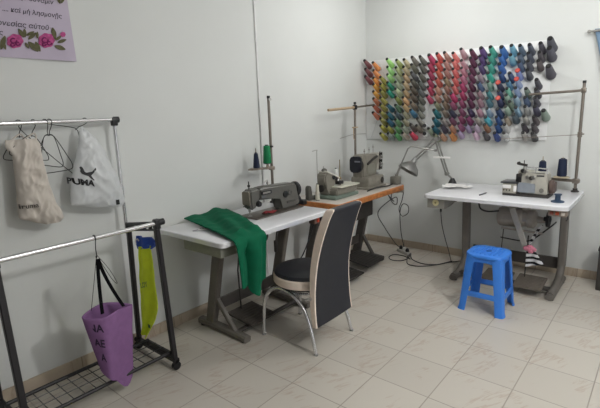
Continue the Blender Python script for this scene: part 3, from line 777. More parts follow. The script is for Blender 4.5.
for k in range(3):
    b = BM(); x = -.07 + .04 * k; lathe(b, [(.012, 0), (.018, .004), (.018, .009), (.012, .013), (.012, .02), (0, .022)], (x, -.02, .175 - .018 * k), (0, -1, .3), 14); obj('tension_disc', b, [black_pl, iron, steel][k], hd)
b = BM(); box(b, (.0, -.03, .125), (.07, .06, .03), .006); cyl(b, (.02, -.03, .12), (.02, -.03, .10), .005, n=8); obj('needle_clamp', b, black_pl, hd)
b = BM(); cyl(b, (-.17, .03, .09), (-.185, .03, .09), .03, n=18); obj('handwheel', b, iron, m1)
for x, y, z1, c in ((.19, .09, .30, 'pin_brass'), (-.02, .12, .26, 'pin_steel')):
    b = BM(); cyl(b, (x, y, .02), (x, y, z1), .0035, n=8); lathe(b, [(.03, 0), (.03, .006), (.014, .012), (.008, .04), (0, .04)], (x, y, .10), (0, 0, 1), 16); obj('spool_pin', b, M(c, '#8a7a52' if 'brass' in c else '#9b9a97', .4, .6), m1)
b = BM(); tube(b, smooth([(.02, .22, 0), (.02, .22, .36), (.02, .215, .395), (-.03, .20, .40), (-.09, .18, .397)], 5), .003, 7)
cyl(b, (.02, .22, 0), (.02, .22, .02), .012, n=12); obj('thread_guide', b, steel, m1)

def cone(name, label, loc, h, r0, r1, mat, group=None, base=True):
    t = thing(name, label, 'thread cone', loc, 0, group)
    b = BM(); lathe(b, [(r0 * .9, .004), (r0, .012), (r1, h - .012), (r1 * .86, h - .004)], n=20); obj('wound_thread', b, mat, t)
    b = BM(); lathe(b, [(r1 * .5, h - .006), (r1 * .55, h + .004), (r1 * .3, h + .004), (r1 * .28, h - .02), (0, h - .02)], n=14); lathe(b, [(r0 * .93, 0), (r0 * .93, .005)], n=20); obj('cone_core', b, M('cone_core', '#3b3c44', .5), t)
    return t
cone('thread_cone', 'slim white thread cone standing behind the small sage machine, wood-edged table', (.33, -1.08, TOP), .22, .028, .02, thread_mat('white_thread', '#d6d6d4'))
p = az(319, 201, TOP); cone('thread_cone', 'slim pale cream thread cone at the near corner, wood-edged table', (p.x - .03, p.y + .02, TOP), .14, .02, .012, thread_mat('cream_thread', '#c6c3b4'))
# grey rounded block at the near end of the middle table
b = BM(); prism(b, [(-.033, 0), (-.033, .10), (-.026, .122), (-.012, .132), (.006, .132), (.02, .122), (.026, .10), (.026, .035), (.10, .03), (.10, 0)], (0, 0, 0), (1, 0, 0), (0, 0, 1), .05)
bmesh.ops.bevel(b, geom=b.edges[:], offset=.006, segments=2, affect='EDGES')
o = obj('knee_press', b, M('block_grey', '#56554f', .55, .1)); o.location = (.36, -1.525, TOP); o.rotation_euler.z = PI / 2; o.scale = (.75, .8, .95)
tag(o, 'dark grey round-topped block at the near end of the wood-edged table', 'machine attachment')

m2 = thing('coverstitch_machine', 'tall beige-grey sewing machine with dark belt cover on the wood-edged table', 'sewing machine', (.43, -.695, TOP), PI / 2); m2.scale = (.86, 1, 1)
b = BM(); box(b, (0.01, 0, .055), (.34, .20, .11), .014); box(b, (0, 0, .008), (.40, .23, .016), .004); obj('base', b, mach_green, m2)
b = BM(); prism(b, [(-.16, .10), (-.17, .30), (-.14, .325), (.13, .315), (.19, .30), (.19, .22), (.13, .215), (.12, .10)], (0, .02, 0), (1, 0, 0), (0, 0, 1), .12)
bmesh.ops.bevel(b, geom=b.edges[:], offset=.013, segments=3, affect='EDGES'); ar = obj('arm', b, mach_green, m2)
b = BM(); prism(b, rrect(.16, .09, .012), (-.0, -.043, .18), (1, 0, 0), (0, 0, 1), .008); obj('side_cover', b, M('sage_cover', '#86857a', .4, .1), ar)
b = BM(); bar(b, [(-.08, -.048, .23), (.02, -.048, .265), (.12, -.048, .29)], .02, .02, (0, 0, 1)); obj('looper_lever', b, iron, ar)
b = BM(); box(b, (.19, .01, .235), (.07, .09, .17), .012); hd = obj('head', b, mach_beige, m2)
for k in range(5):
    b = BM(); z = .17 + .035 * k; lathe(b, [(.014, 0), (.022, .004), (.022, .01), (.01, .012), (.01, .02), (.016, .022), (.016, .03), (0, .032)], (.20 + .012 * (k % 2), -.035, z), (.3, -1, 0), 14); obj('tension_disc', b, [iron, steel, black_pl, steel, iron][k], hd)
b = BM()
for k in range(3): tube(b, smooth([(.215, -.02, .20 + .05 * k), (.25, -.03, .205 + .05 * k), (.265, -.02, .195 + .05 * k)], 4), .004, 6)
obj('thread_guide', b, steel, hd)
for x, h in ((.17, .40), (.08, .38), (-.02, .37)):
    b = BM(); cyl(b, (x, .02, .31), (x, .02, h), .004, n=8); cyl(b, (x, .02, h - .03), (x, .02, h - .018), .01, n=10); obj('thread_post', b, steel, m2)
b = BM(); cyl(b, (.19, 0, .16), (.19, 0, .12), .006, n=8); box(b, (.19, -.01, .115), (.04, .03, .008), .002); obj('presser_foot', b, steel, hd)
b = BM(); prism(b, rrect(.105, .15, .03, cx=0, cy=0), (-.235, -.0, .24), (.35, -1, 0), (0, 0, 1), .06)
bmesh.ops.bevel(b, geom=b.edges[:], offset=.008, segments=2, affect='EDGES'); bc = obj('belt_cover', b, M('belt_cover_black', '#1b1d26', .4), m2)
b = BM(); box(b, (-.268, -.035, .27), (.003, .06, .014), rot=Matrix.Rotation(0, 3, 'Z')); obj('cover_emblem', b, M('emblem_grey', '#7c7f88', .4), bc)
b = BM(); cyl(b, (-.20, .01, .225), (-.165, .01, .225), .06, n=20); obj('handwheel', b, iron, m2)
b = BM(); cyl(b, (.13, -.098, .06), (.13, -.106, .06), .03, n=16); obj('base_cap', b, iron, m2)

# cable and steel ruler lying on the wood-edged top
b = BM(); tube(b, smooth([(.58, -.94, TOP + .006), (.56, -.75, TOP + .006), (.60, -.6, TOP + .006), (.585, -.47, TOP + .006)], 6), .006, 7)
tag(obj('machine_cable', b, black_pl), 'black cable lying along the front of the wood-edged top', 'cable')

# ------------------------------------------------------------------ thread stands
def stand_pole(t, h, r=.0115, z0=0):
    b = BM(); cyl(b, (0, 0, z0), (0, 0, h), r, n=14); obj('pole', b, pole_m, t)
    b = BM(); cyl(b, (0, 0, h), (0, 0, h + .02), r * 1.15, n=14); obj('end_cap', b, black_pl, t)
    b = BM(); lathe(b, [(.03, 0), (.03, .01), (.018, .014), (.018, .03), (.0, .03)], n=18); obj('base_flange', b, iron, t)

s1 = thing('thread_stand', 'tall steel thread stand with cone tray behind the grey sewing machine', 'thread stand', (.15, -1.742, TOP))
stand_pole(s1, .855)
b = BM(); cyl(b, (0, 0, .845), (.035, -.02, .845), .006, n=10); cyl(b, (.03, -.018, .845), (.042, -.024, .845), .011, n=12); obj('wing_screw', b, steel, s1)
b = BM(); cyl(b, (-.012, 0, .47), (.03, -.01, .47), .008, n=10); obj('wing_screw', b, iron, s1)
wood2 = M('tray_brown', '#8f8478', .5, .2, var=.1)
b = BM(); bar(b, [(0, .02, .29), (.0, -.26, .305)], .022, .012, (0, 0, 1)); box(b, (0, 0, .29), (.04, .04, .03), .005); obj('tray_arm', b, wood2, s1)
b = BM(); lathe(b, [(.058, 0), (.058, .007), (.0, .007)], (0.02, -.195, .305), (0, 0, 1), 24); cyl(b, (.02, -.195, .31), (.02, -.195, .47), .0035, n=8); obj('cone_tray', b, wood2, s1)
b = BM(); lathe(b, [(.055, 0), (.055, .007), (.0, .007)], (.02, -.07, .295), (0, 0, 1), 24); cyl(b, (.02, -.07, .3), (.02, -.07, .33), .012, n=12); cyl(b, (.02, -.07, .3), (.02, -.07, .46), .0035, n=8); obj('cone_tray', b, wood2, s1)
cone('thread_cone', 'dark navy thread cone on the tall stand behind the grey machine', (.17, -1.937, TOP + .3125), .122, .027, .017, navy_th)
cone('thread_cone', 'green thread cone on the tall stand behind the grey machine', (.17, -1.812, TOP + .335), .15, .035, .027, thread_mat('green_thread', '#0f7a4a'))

s2 = thing('thread_stand', 'tall steel thread stand with beige crossbar behind the tall beige-grey machine', 'thread stand', (.2, -.545, TOP))
stand_pole(s2, .80)
b = BM(); cyl(b, (0, 0, .768), (0, .375, .79), .009, n=12); obj('cross_rod', b, pole_m, s2)
b = BM(); cyl(b, (0, -.455, .748), (0, .01, .768), .0125, n=12); obj('cross_rod', b, M('beige_rod', '#b8a184', .5, .1), s2)
b = BM(); box(b, (0, 0, .768), (.035, .04, .045), .005); obj('clamp', b, black_pl, s2)
b = BM(); box(b, (0, 0, .57), (.024, .08, .012), .003); bar(b, [(0, -.03, .57), (0, -.028, .46), (0, 0, .44)], .012, .008, (1, 0, 0)); obj('thread_fork', b, M('beige_rod', '#b8a184'), s2)
b = BM(); tube(b, smooth([(0, -.27, .475), (0, -.1, .495), (0, 0, .50), (0, .21, .495)], 6), .003, 6); obj('guide_wire', b, steel, s2)

s3 = thing('thread_stand', 'tall steel thread stand with crossbar at right end of the right table', 'thread stand', (2.1, -.135, TOP))
stand_pole(s3, .882)
b = BM(); cyl(b, (.012, 0, .826), (-.40, 0, .815), .0105, n=12); obj('cross_rod', b, pole_m, s3)
b = BM(); box(b, (0, 0, .826), (.035, .035, .04), .005); obj('clamp', b, pole_m, s3)
b = BM(); tube(b, [(.0, 0, .475), (-.3, 0, .455), (-.62, 0, .435)], .003, 6); cyl(b, (0, 0, .455), (0, 0, .495), .017, n=14); cyl(b, (.0, -.0, .48), (.03, -.01, .48), .006, n=8); obj('guide_wire', b, pole_m, s3)
b = BM(); bar(b, [(.03, 0, .092), (-.30, 0, .103)], .03, .024, (0, 0, 1)); box(b, (0, 0, .092), (.05, .05, .04), .006); obj('tray_arm', b, pole_m, s3)
for x in (-.105, -.255):
    b = BM(); lathe(b, [(.062, 0), (.066, .004), (.05, .010), (.018, .012), (.012, .03), (0, .03)], (x, -.0, .115), (0, 0, 1), 24); cyl(b, (x, 0, .1), (x, 0, .29), .0035, n=8); obj('cone_tray', b, M('tray_beige', '#a89c86', .5), s3)
cone('thread_cone', 'dark navy thread cone on the right stand, nearest the pole', (1.995, -.135, TOP + .126), .15, .038, .031, navy_th)
cone('thread_cone', 'dark navy thread cone behind the beige overlock machine', (1.845, -.135, TOP + .126), .125, .034, .027, thread_mat('navy_thread_b', '#18223c'))
p = az(557.5, 202, TOP)
b = BM(); lathe(b, [(.045, 0), (.045, .008), (.02, .016), (.018, .05), (.026, .054), (.026, .062), (0, .062)], n=22)
o = obj('empty_cone', b, M('slate_blue_plastic', '#2a3f58', .45)); o.location = (p.x, p.y, TOP); tag(o, 'slate blue empty spool standing on the right end of the right table', 'spool')

# ------------------------------------------------------------------ overlock on the right table
om = thing('overlock_machine', 'beige overlock machine with grey front cover on the right white table', 'sewing machine', (1.812, -.45, TOP)); om.scale = (.9, .9, 1)
b = BM(); box(b, (.0, .0, .01), (.38, .22, .02), .004); obj('base', b, iron, om)
b = BM(); prism(b, [(-.06, .015), (-.06, .15), (-.075, .17), (-.075, .212), (-.05, .222), (-.03, .19), (.15, .192), (.165, .18), (.17, .015)], (0, .01, 0), (1, 0, 0), (0, 0, 1), .17)
bmesh.ops.bevel(b, geom=b.edges[:], offset=.010, segments=3, affect='EDGES'); bd = obj('body', b, mach_beige, om)
b = BM(); prism(b, [(-.07, .03), (-.07, .10), (-.04, .115), (.075, .105), (.075, .03)], (0, -.083, 0), (1, 0, 0), (0, 0, 1), .02)
bmesh.ops.bevel(b, geom=b.edges[:], offset=.005, segments=2, affect='EDGES'); obj('front_cover', b, M('cover_bluegrey', '#8e949c', .35, .15), om)
b = BM(); box(b, (-.135, -.02, .06), (.115, .17, .085), .006); obj('cloth_bed', b, M('bed_beige', '#a9a598', .4, .2), om)
b = BM(); box(b, (-.14, -.02, .108), (.14, .19, .012), .003); obj('cloth_plate', b, M('plate_dark', '#55575a', .3, .6), om)
b = BM(); box(b, (-.085, -.105, .06), (.025, .012, .05), .003); box(b, (-.155, -.107, .075), (.07, .01, .03), .003); obj('bed_hatch', b, white_m, om)
b = BM()
for k in range(3): cyl(b, (-.18 + .025 * k, -.105, .045), (-.18 + .025 * k, -.11, .045), .006, n=10)
obj('screw', b, iron, om)
b = BM(); box(b, (-.065, -.05, .145), (.05, .06, .07), .008); cyl(b, (-.07, -.05, .12), (-.07, -.05, .07), .005, n=8); box(b, (-.075, -.06, .125), (.03, .04, .02), .003); obj('needle_clamp', b, black_pl, om)
for k, (x, z) in enumerate(((-.055, .17), (-.035, .205), (-.01, .20), (.01, .155), (.035, .15), (.055, .155))):
    b = BM(); lathe(b, [(.010, 0), (.017, .004), (.017, .01), (.009, .013), (.009, .02), (.014, .022), (.014, .03), (0, .032)], (x, -.072, z), (0, -1, .15), 14); obj('tension_disc', b, [iron, black_pl, steel, steel, iron, steel][k], om)
b = BM(); cyl(b, (-.045, .0, .21), (-.045, .0, .285), .004, n=8); cyl(b, (-.045, 0, .24), (-.045, 0, .255), .014, n=14); bar(b, [(-.085, -.01, .255), (-.015, -.01, .245)], .014, .02, (0, 0, 1)); cyl(b, (-.085, -.01, .262), (-.085, -.04, .262), .013, n=12); obj('thread_post', b, iron, om)
b = BM(); tube(b, [(-.03, -.03, .235), (.155, -.03, .225)], .005, 8); 
for x in (-.02, .06, .15): cyl(b, (x, -.03, .185), (x, -.03, .232), .004, n=8)
obj('top_rail', b, chrome, om)
b = BM(); box(b, (.11, -.0775, .172), (.06, .003, .011), .001); obj('maker_mark', b, M('mark_dark', '#33363a', .5), om)
b = BM(); lathe(b, [(.019, 0), (.019, .003), (.014, .003), (.014, .005), (0, .005)], (.125, -.076, .055), (0, -1, 0), 22); obj('round_badge', b, M('badge_grey', '#77756e', .4, .2), om)
b = BM(); lathe(b, [(.045, 0), (.052, .008), (.052, .03), (.045, .038), (0, .04)], (.172, .0, .085), (1, 0, 0), 24); box(b, (.195, .02, .075), (.05, .10, .09), .012); obj('handwheel', b, M('brown_guard', '#5d4d47', .45), om)
# things lying on the right table
paper_spots = (((.06, .13), (455, 186.5), .15, 'largest crumpled white paper on the left end of the right table'), ((.10, .07), (464, 188.5), -.2, 'white folded paper at front of the paper heap, right table'), ((.09, .06), (449, 188.5), .4, 'white folded paper nearest the lamp base, right table'))
for i, ((w, d), (px, py), rz, lab) in enumerate(paper_spots):
    p = az(px, py, TOP); w_ = .17 if i == 0 else .12
    def pf(u, v, i=i, w_=w_): return V(((u - .5) * w_, (v - .5) * .11, .004 + .012 * i * .4 + .012 * (1 + wob(u * 3, v * 3, i * 5, 1))))
    b = BM(); sheet(b, pf, 12, 9, .002); o = obj('paper_sheet', b, white_m); o.location = (p.x, p.y, TOP); o.rotation_euler.z = rz; tag(o, lab, 'paper')
p0, p1 = az(479.5, 195, TOP + .006), az(487, 192.5, TOP + .006)
t = thing('pen', 'dark pen lying on the right white table left of the machine', 'pen', p0)
b = BM(); cyl(b, (0, 0, 0), (p1 - p0) * .85, .0055, n=10); obj('barrel', b, M('pen_grey', '#55565c', .4), t)
b = BM(); cyl(b, (p1 - p0) * .85, p1 - p0, .005, .0015, n=10); obj('tip', b, steel, t)

# printed scrap of fabric tied to the clutch lever of the right machine
prt = bpy.data.materials.new('black_white_print'); prt.use_nodes = True
nt = prt.node_tree; pb = nt.nodes['Principled BSDF']; pb.inputs['Roughness'].default_value = .85
tc = nt.nodes.new('ShaderNodeTexCoord'); wv = nt.nodes.new('ShaderNodeTexWave'); wv.bands_direction = 'Z'
wv.inputs['Scale'].default_value = 6.5; wv.inputs['Distortion'].default_value = 3.5; wv.inputs['Detail'].default_value = 1; wv.inputs['Detail Scale'].default_value = 1.2
rp = nt.nodes.new('ShaderNodeValToRGB'); rp.color_ramp.interpolation = 'CONSTANT'
rp.color_ramp.elements[0].color = lin('#17171b'); rp.color_ramp.elements[1].position = .42; rp.color_ramp.elements[1].color = lin('#d6d6d8')
nt.links.new(tc.outputs['Object'], wv.inputs['Vector']); nt.links.new(wv.outputs['Fac'], rp.inputs['Fac']); nt.links.new(rp.outputs['Color'], pb.inputs['Base Color'])
def rp_(px, py, Y=-.53): return ay(px, py, Y)
org = rp_(531, 246)
sc_ = thing('fabric_scrap', 'black and white printed fabric strip with pink knot hanging under right machine', 'fabric scrap', org)
def f1(u, v):
    a = rp_(541, 226).lerp(rp_(528, 246), u); d = V((.030, 0, .02)) * (v - .5); return a + d + V((0, -.008 * math.sin(v * 6 + u * 5), 0)) - org
b = BM(); sheet(b, f1, 14, 6, .003); obj('strip', b, prt, sc_)
def f2(u, v):
    l = rp_(527, 247).lerp(rp_(526, 266), u); r = rp_(533, 246).lerp(rp_(543.5, 264), u); p = l.lerp(r, v)
    return p + V((0, -.012 * math.sin(v * 9 + u) * u - .012, 0)) - org
b = BM(); sheet(b, f2, 14, 12, .003); obj('flap', b, prt, sc_)
pk = M('pink_fabric', '#e08aa0', .8, var=.25, scale=70)
b = BM()
for k, (dx, dz, r) in enumerate(((-.028, -.018, .025), (.0, -.008, .028), (.024, -.022, .024), (.006, -.036, .022))):
    bmesh.ops.create_icosphere(b, subdivisions=3, radius=r, matrix=Matrix.Translation(V((dx, -.025, dz))) @ Matrix.Diagonal((1, .55, .85, 1)))
for v in b.verts: v.co += v.co.normalized() * .006 * wob(v.co.x, v.co.y, v.co.z, 45)
bmesh.ops.remove_doubles(b, verts=b.verts, dist=.0005); obj('knot', b, pk, sc_)

# ------------------------------------------------------------------ lamps
lg = M('lamp_grey', '#8b8b88', .35, .5, var=.05)
la = thing('desk_lamp', 'grey articulated work lamp clamped to the left end of the right table', 'lamp', (1.085, -.2, TOP))
lo = V((1.085, -.2, TOP))
base = lo; e0 = ay(441, 174, -.2); e1 = ay(437, 139, -.2); sj = ay(414.5, 160, -.24)
b = BM(); cyl(b, (0, 0, -.062), (0, 0, .02), .008, n=8); box(b, (0, 0, -.055), (.06, .05, .012), .003); lathe(b, [(.04, 0), (.04, .012), (.03, .035), (.016, .06), (0, .06)], n=18); cyl(b, (.0, 0, -.06), (0, 0, -.1), .006, n=8)
obj('clamp_base', b, black_pl, la)
b0 = V((0, 0, .05)); E0 = e0 - lo; E1 = e1 - lo; SJ = sj - lo
E0 = V((-.055, 0, .10))
b = BM(); tube(b, [b0, E0], .010, 8); 
for o_ in (-.013, .013): tube(b, [E0 + V((o_, 0, 0)), E1 + V((o_, 0, -.03))], .009, 8)
cyl(b, E0 + V((0, -.02, 0)), E0 + V((0, .02, 0)), .018, n=14); obj('lower_arm', b, lg, la)
b = BM(); d = (SJ - E1)
nx = V((d.z, 0, -d.x)).normalized() * .012
for s in (-1, 1): tube(b, [E1 + nx * s, SJ + nx * s], .0085, 8)
cyl(b, E1 + V((0, -.025, 0)), E1 + V((0, .025, 0)), .022, n=14)
tube(b, [E1 + d * .05 + nx * 2.2, E1 + d * .5 + nx * 1.2], .006, 8); obj('upper_arm', b, lg, la)
b = BM(); box(b, ay(441.5, 157.5, -.23) - lo, (.17, .012, .018), .004); obj('white_bar', b, white_m, la)
ax_ = (ay(407.5, 171.5, -.30) - sj).normalized()
b = BM(); lathe(b, [(.0, -.02), (.02, -.02), (.024, 0), (.028, .03), (.05, .045), (.085, .075), (.106, .118), (.110, .130), (.104, .130), (.082, .08), (.045, .05), (.0, .045)], SJ, ax_, 30); sh = obj('lamp_shade', b, M('shade_silver', '#8f8f8d', .38, .6, var=.04), la)
b = BM(); lathe(b, [(0, .05), (.015, .05), (.018, .065), (.032, .085), (.034, .1), (.025, .116), (0, .122)], SJ, ax_, 18); obj('bulb', b, M('bulb_white', '#c9c7be', .3), sh)

l2 = thing('thread_guide_arm', 'bent thin metal arm on grey clamp block at the wood-edged table far end', 'bent arm', (.60, -.435, TOP))
lo = V((.60, -.435, TOP))
b = BM(); box(b, (0, 0, .04), (.09, .07, .08), .008); box(b, (.0, -.038, .045), (.05, .008, .04), .003); lathe(b, [(.016, .0), (.016, .02), (.0, .022)], (.01, 0, .08), n=12); obj('clamp_block', b, M('clamp_grey', '#84827a', .45, .3), l2)
q0 = V((.01, 0, .09)); q1 = ay(408.5, 147, -.42) - lo; q2 = ay(414, 146.5, -.40) - lo; q3 = ay(436, 150.5, -.30) - lo
b = BM(); tube(b, [q0, q0.lerp(q1, .5), q1 - V((.005, 0, .015)), q1.lerp(q2, .4) + V((0, 0, .003)), q2, q2.lerp(q3, .5), q3], .0075, 8); obj('rod', b, lg, l2)
b = BM(); tube(b, [q0, q0.lerp(q1, .4)], .011, 8); cyl(b, q3 - V((.0, .02, 0)), q3 + V((0, .02, 0)), .012, n=12); obj('joint', b, lg, l2)

# ------------------------------------------------------------------ chair
CX, CY = .86, -2.20
ch = thing('dining_chair', 'black padded chair with cream edges and chrome legs, tall curved back', 'chair', (CX, CY, 0))
b = BM(); lathe(b, [(.215, .40), (.222, .408), (.222, .452), (.214, .462)], (0, 0, 0), (0, 0, 1), 40); obj('seat_band', b, cream, ch)
b = BM(); lathe(b, [(.214, .455), (.216, .466), (.205, .482), (.17, .492), (.09, .497), (0, .498)], n=40); obj('seat_cushion', b, black_vinyl, ch)
b = BM(); lathe(b, [(.20, .385), (.20, .402), (.0, .402)], n=32); obj('seat_pan', b, iron, ch)
b = BM(); tube(b, [(.17 * math.cos(a), .17 * math.sin(a), .36) for a in [2 * PI * k / 28 for k in range(28)]], .009, 8, True)
for a in (.7, 2.4, 3.9, 5.5): cyl(b, (.17 * math.cos(a), .17 * math.sin(a), .355), (.17 * math.cos(a), .17 * math.sin(a), .395), .009, n=8)
obj('leg_ring', b, chrome, ch)
for s in (-1, 1):
    b = BM(); y = .195 * s
    pts = [(-.235, y, .0), (-.232, y, .12), (-.21, y * .98, .27), (-.15, y * .95, .35), (-.06, y * .93, .372), (.04, y * .93, .345), (.13, y * .95, .27), (.19, y, .14), (.228, y * 1.04, .0)]
    tube(b, smooth(pts, 6), .0125, 12); lg_ = obj('leg_arch', b, chrome, ch)
    b = BM(); cyl(b, (-.235, y, 0), (-.235, y, .012), .0142, n=12); cyl(b, (.228, y * 1.04, 0), (.228, y * 1.04, .012), .0142, n=12); obj('foot_cap', b, M('cap_grey', '#8a8886', .5), lg_)
# backrest: sections up the height (z, x, y_near, y_far)
prof = [(.178, .215, -.185, .205), (.30, .205, -.187, .195), (.45, .208, -.188, .178), (.60, .228, -.190, .158), (.75, .268, -.192, .140), (.87, .315, -.194, .122), (.94, .348, -.190, .112), (.958, .358, -.178, .102)]
def pr(z):
    for a, c in zip(prof, prof[1:]):
        if a[0] <= z <= c[0]:
            t = (z - a[0]) / (c[0] - a[0]); return [p + (q - p) * t for p, q in zip(a[1:], c[1:])]
    return prof[-1][1:]
zs = [p.z for p in smooth([(0, 0, p[0]) for p in prof], 4)]
sm = [(p.x, p.y, p.z) for p in smooth([(a[1], a[2], a[3]) for a in prof], 4)]
def back_part(f0, f1, grow, half, dome):
    b = BM(); rings = []
    for i, (z, (x, y0, y1)) in enumerate(zip(zs, sm)):
        ya, yb = y0 + (y1 - y0) * f0, y0 + (y1 - y0) * f1
        hh = half * (.55 + .5 * min(1, (z - .17) / .6)) * (1 if i < len(zs) - 3 else (.8 if i < len(zs) - 1 else .45))
        n = 6; row = []
        for j in range(n + 1):
            v = j / n; row.append(b.verts.new((x + hh + dome * math.sin(PI * v), ya + (yb - ya) * v, z)))
        for j in range(n + 1):
            v = 1 - j / n; row.append(b.verts.new((x - hh - dome * math.sin(PI * v), ya + (yb - ya) * v, z)))
        rings.append(row)
    m = len(rings[0])
    for a, c in zip(rings, rings[1:]):
        for k in range(m): b.faces.new((a[k], a[(k + 1) % m], c[(k + 1) % m], c[k]))
    b.faces.new(rings[0][::-1]); b.faces.new(rings[-1])
    return b
obj('backrest', back_part(.012, .992, 0, .026, .004), black_vinyl, ch)
obj('side_trim', back_part(-.02, .012, 0, .026, 0), cream, ch)
obj('side_trim', back_part(.992, 1.02, 0, .024, 0), cream, ch)
b = BM(); cyl(b, (.19, -.205, .37), (.19, -.185, .37), .012, n=12); cyl(b, (.14, -.18, .345), (.2, -.195, .375), .008, n=8); obj('bolt', b, chrome, ch)

# ------------------------------------------------------------------ stool
st = thing('plastic_stool', 'blue plastic stool in front of right sewing table', 'stool', (1.71, -1.062, 0))
HT = .442
b = BM(); plate(b, rrect(.285, .285, .085, 8), HT - .03, HT, .010)
obj('seat', b, blue_pl, st)
b = BM()
for k in range(7):
    x = -.09 + .03 * k; ln = .10 * math.sqrt(max(.1, 1 - (x / .13) ** 2))
    if abs(x) > .02: bar(b, [(x, -ln, HT + .001), (x, ln, HT + .001)], .012, .006)
    else:
        bar(b, [(x, -ln, HT + .001), (x, -.03, HT + .001)], .012, .006); bar(b, [(x, .03, HT + .001), (x, ln, HT + .001)], .012, .006)
obj('seat_rib', b, blue_pl, st)
b = BM(); lathe(b, [(.02, 0), (.02, .004), (.012, .004), (.011, .0005), (0, .0005)], (0, 0, HT - .001), n=20); obj('centre_hole', b, M('blue_dark', '#1d4f96', .5), st)
def q4(bm, A, B_, th):
    """a leg plate: bottom edge A (two points), top edge B_"""
    n = (A[1] - A[0]).cross(B_[0] - A[0]).normalized() * th
    vs = [A[0], A[1], B_[1], B_[0]]
    f = [bm.verts.new(v) for v in vs]; g = [bm.verts.new(v - n) for v in vs]
    bm.faces.new(f); bm.faces.new(g[::-1])
    for k in range(4): bm.faces.new((f[k], f[(k + 1) % 4], g[(k + 1) % 4], g[k]))
for sx in (-1, 1):
    for sy in (-1, 1):
        b = BM(); S = V((sx, sy, 1))
        def pt(x, y, z): return V((x * sx, y * sy, z))
        # L-shaped tapering leg with a rounded outer corner and a flared foot
        rows = []
        for z, o_, w in ((HT - .02, .130, .070), (.32, .140, .066), (.16, .152, .060), (.03, .162, .056), (.0, .170, .060)):
            r = .028
            outer = [(o_ - w, o_), (o_ - r, o_), (o_ - r * .3, o_ - r * .3), (o_, o_ - r), (o_, o_ - w)]
            i_ = .010
            inner = [(o_ - i_, o_ - w), (o_ - i_, o_ - r), (o_ - r * .3 - i_ * .8, o_ - r * .3 - i_ * .8), (o_ - r, o_ - i_), (o_ - w, o_ - i_)]
            rows.append([b.verts.new(pt(x, y, z)) for x, y in outer + inner])
        n = len(rows[0])
        for a, c in zip(rows, rows[1:]):
            for k in range(n): b.faces.new((a[k], a[(k + 1) % n], c[(k + 1) % n], c[k]))
        b.faces.new(rows[0]); b.faces.new(rows[-1][::-1]); obj('leg', b, blue_pl, st)
b = BM()
for ang in range(4):
    r = Matrix.Rotation(ang * PI / 2, 3, 'Z')
    pts = [(-.085, HT - .02), (.085, HT - .02), (.085, HT - .085), (.07, HT - .066), (.03, HT - .058), (-.03, HT - .058), (-.07, HT - .066), (-.085, HT - .085)]
    prism(b, pts, r @ V((0, -.131, 0)), r @ V((1, 0, 0)), V((0, 0, 1)) + (r @ V((0, .02, 0))), .010)
obj('apron', b, blue_pl, st)
for ang in range(4):
    b = BM(); r = Matrix.Rotation(ang * PI / 2, 3, 'Z')
    box(b, r @ V((0, -.147, .135)), (.22, .012, .042), .004, rot=r); obj('stretcher', b, blue_pl, st)

# ------------------------------------------------------------------ thread board
pnl = thing('thread_board', 'white pegboard covered in coloured thread cones on back wall', 'board', (.92, 0, 1.62))
b = BM(); box(b, (0, -.008, .0), (1.826, .014, .845), .003); obj('board', b, M('board_white', '#e4e5e5', .45, var=.03, scale=5), pnl)
b = BM()
for k in range(16):
    x = -.85 + .11 * k
    for s in (1, -1):
        x1 = x + s * .33
        if -.9 < x1 < .9: bar(b, [(x, -.0165, -.41), (x1, -.0165, .40)], .0025, .0015, (0, -1, 0))
o = obj('film_crease', b, M('clear_film_line', '#dfe1e2', .25), pnl)

TILT = math.radians(28); DIR = V((0, -math.cos(TILT), math.sin(TILT)))   # outward along a peg
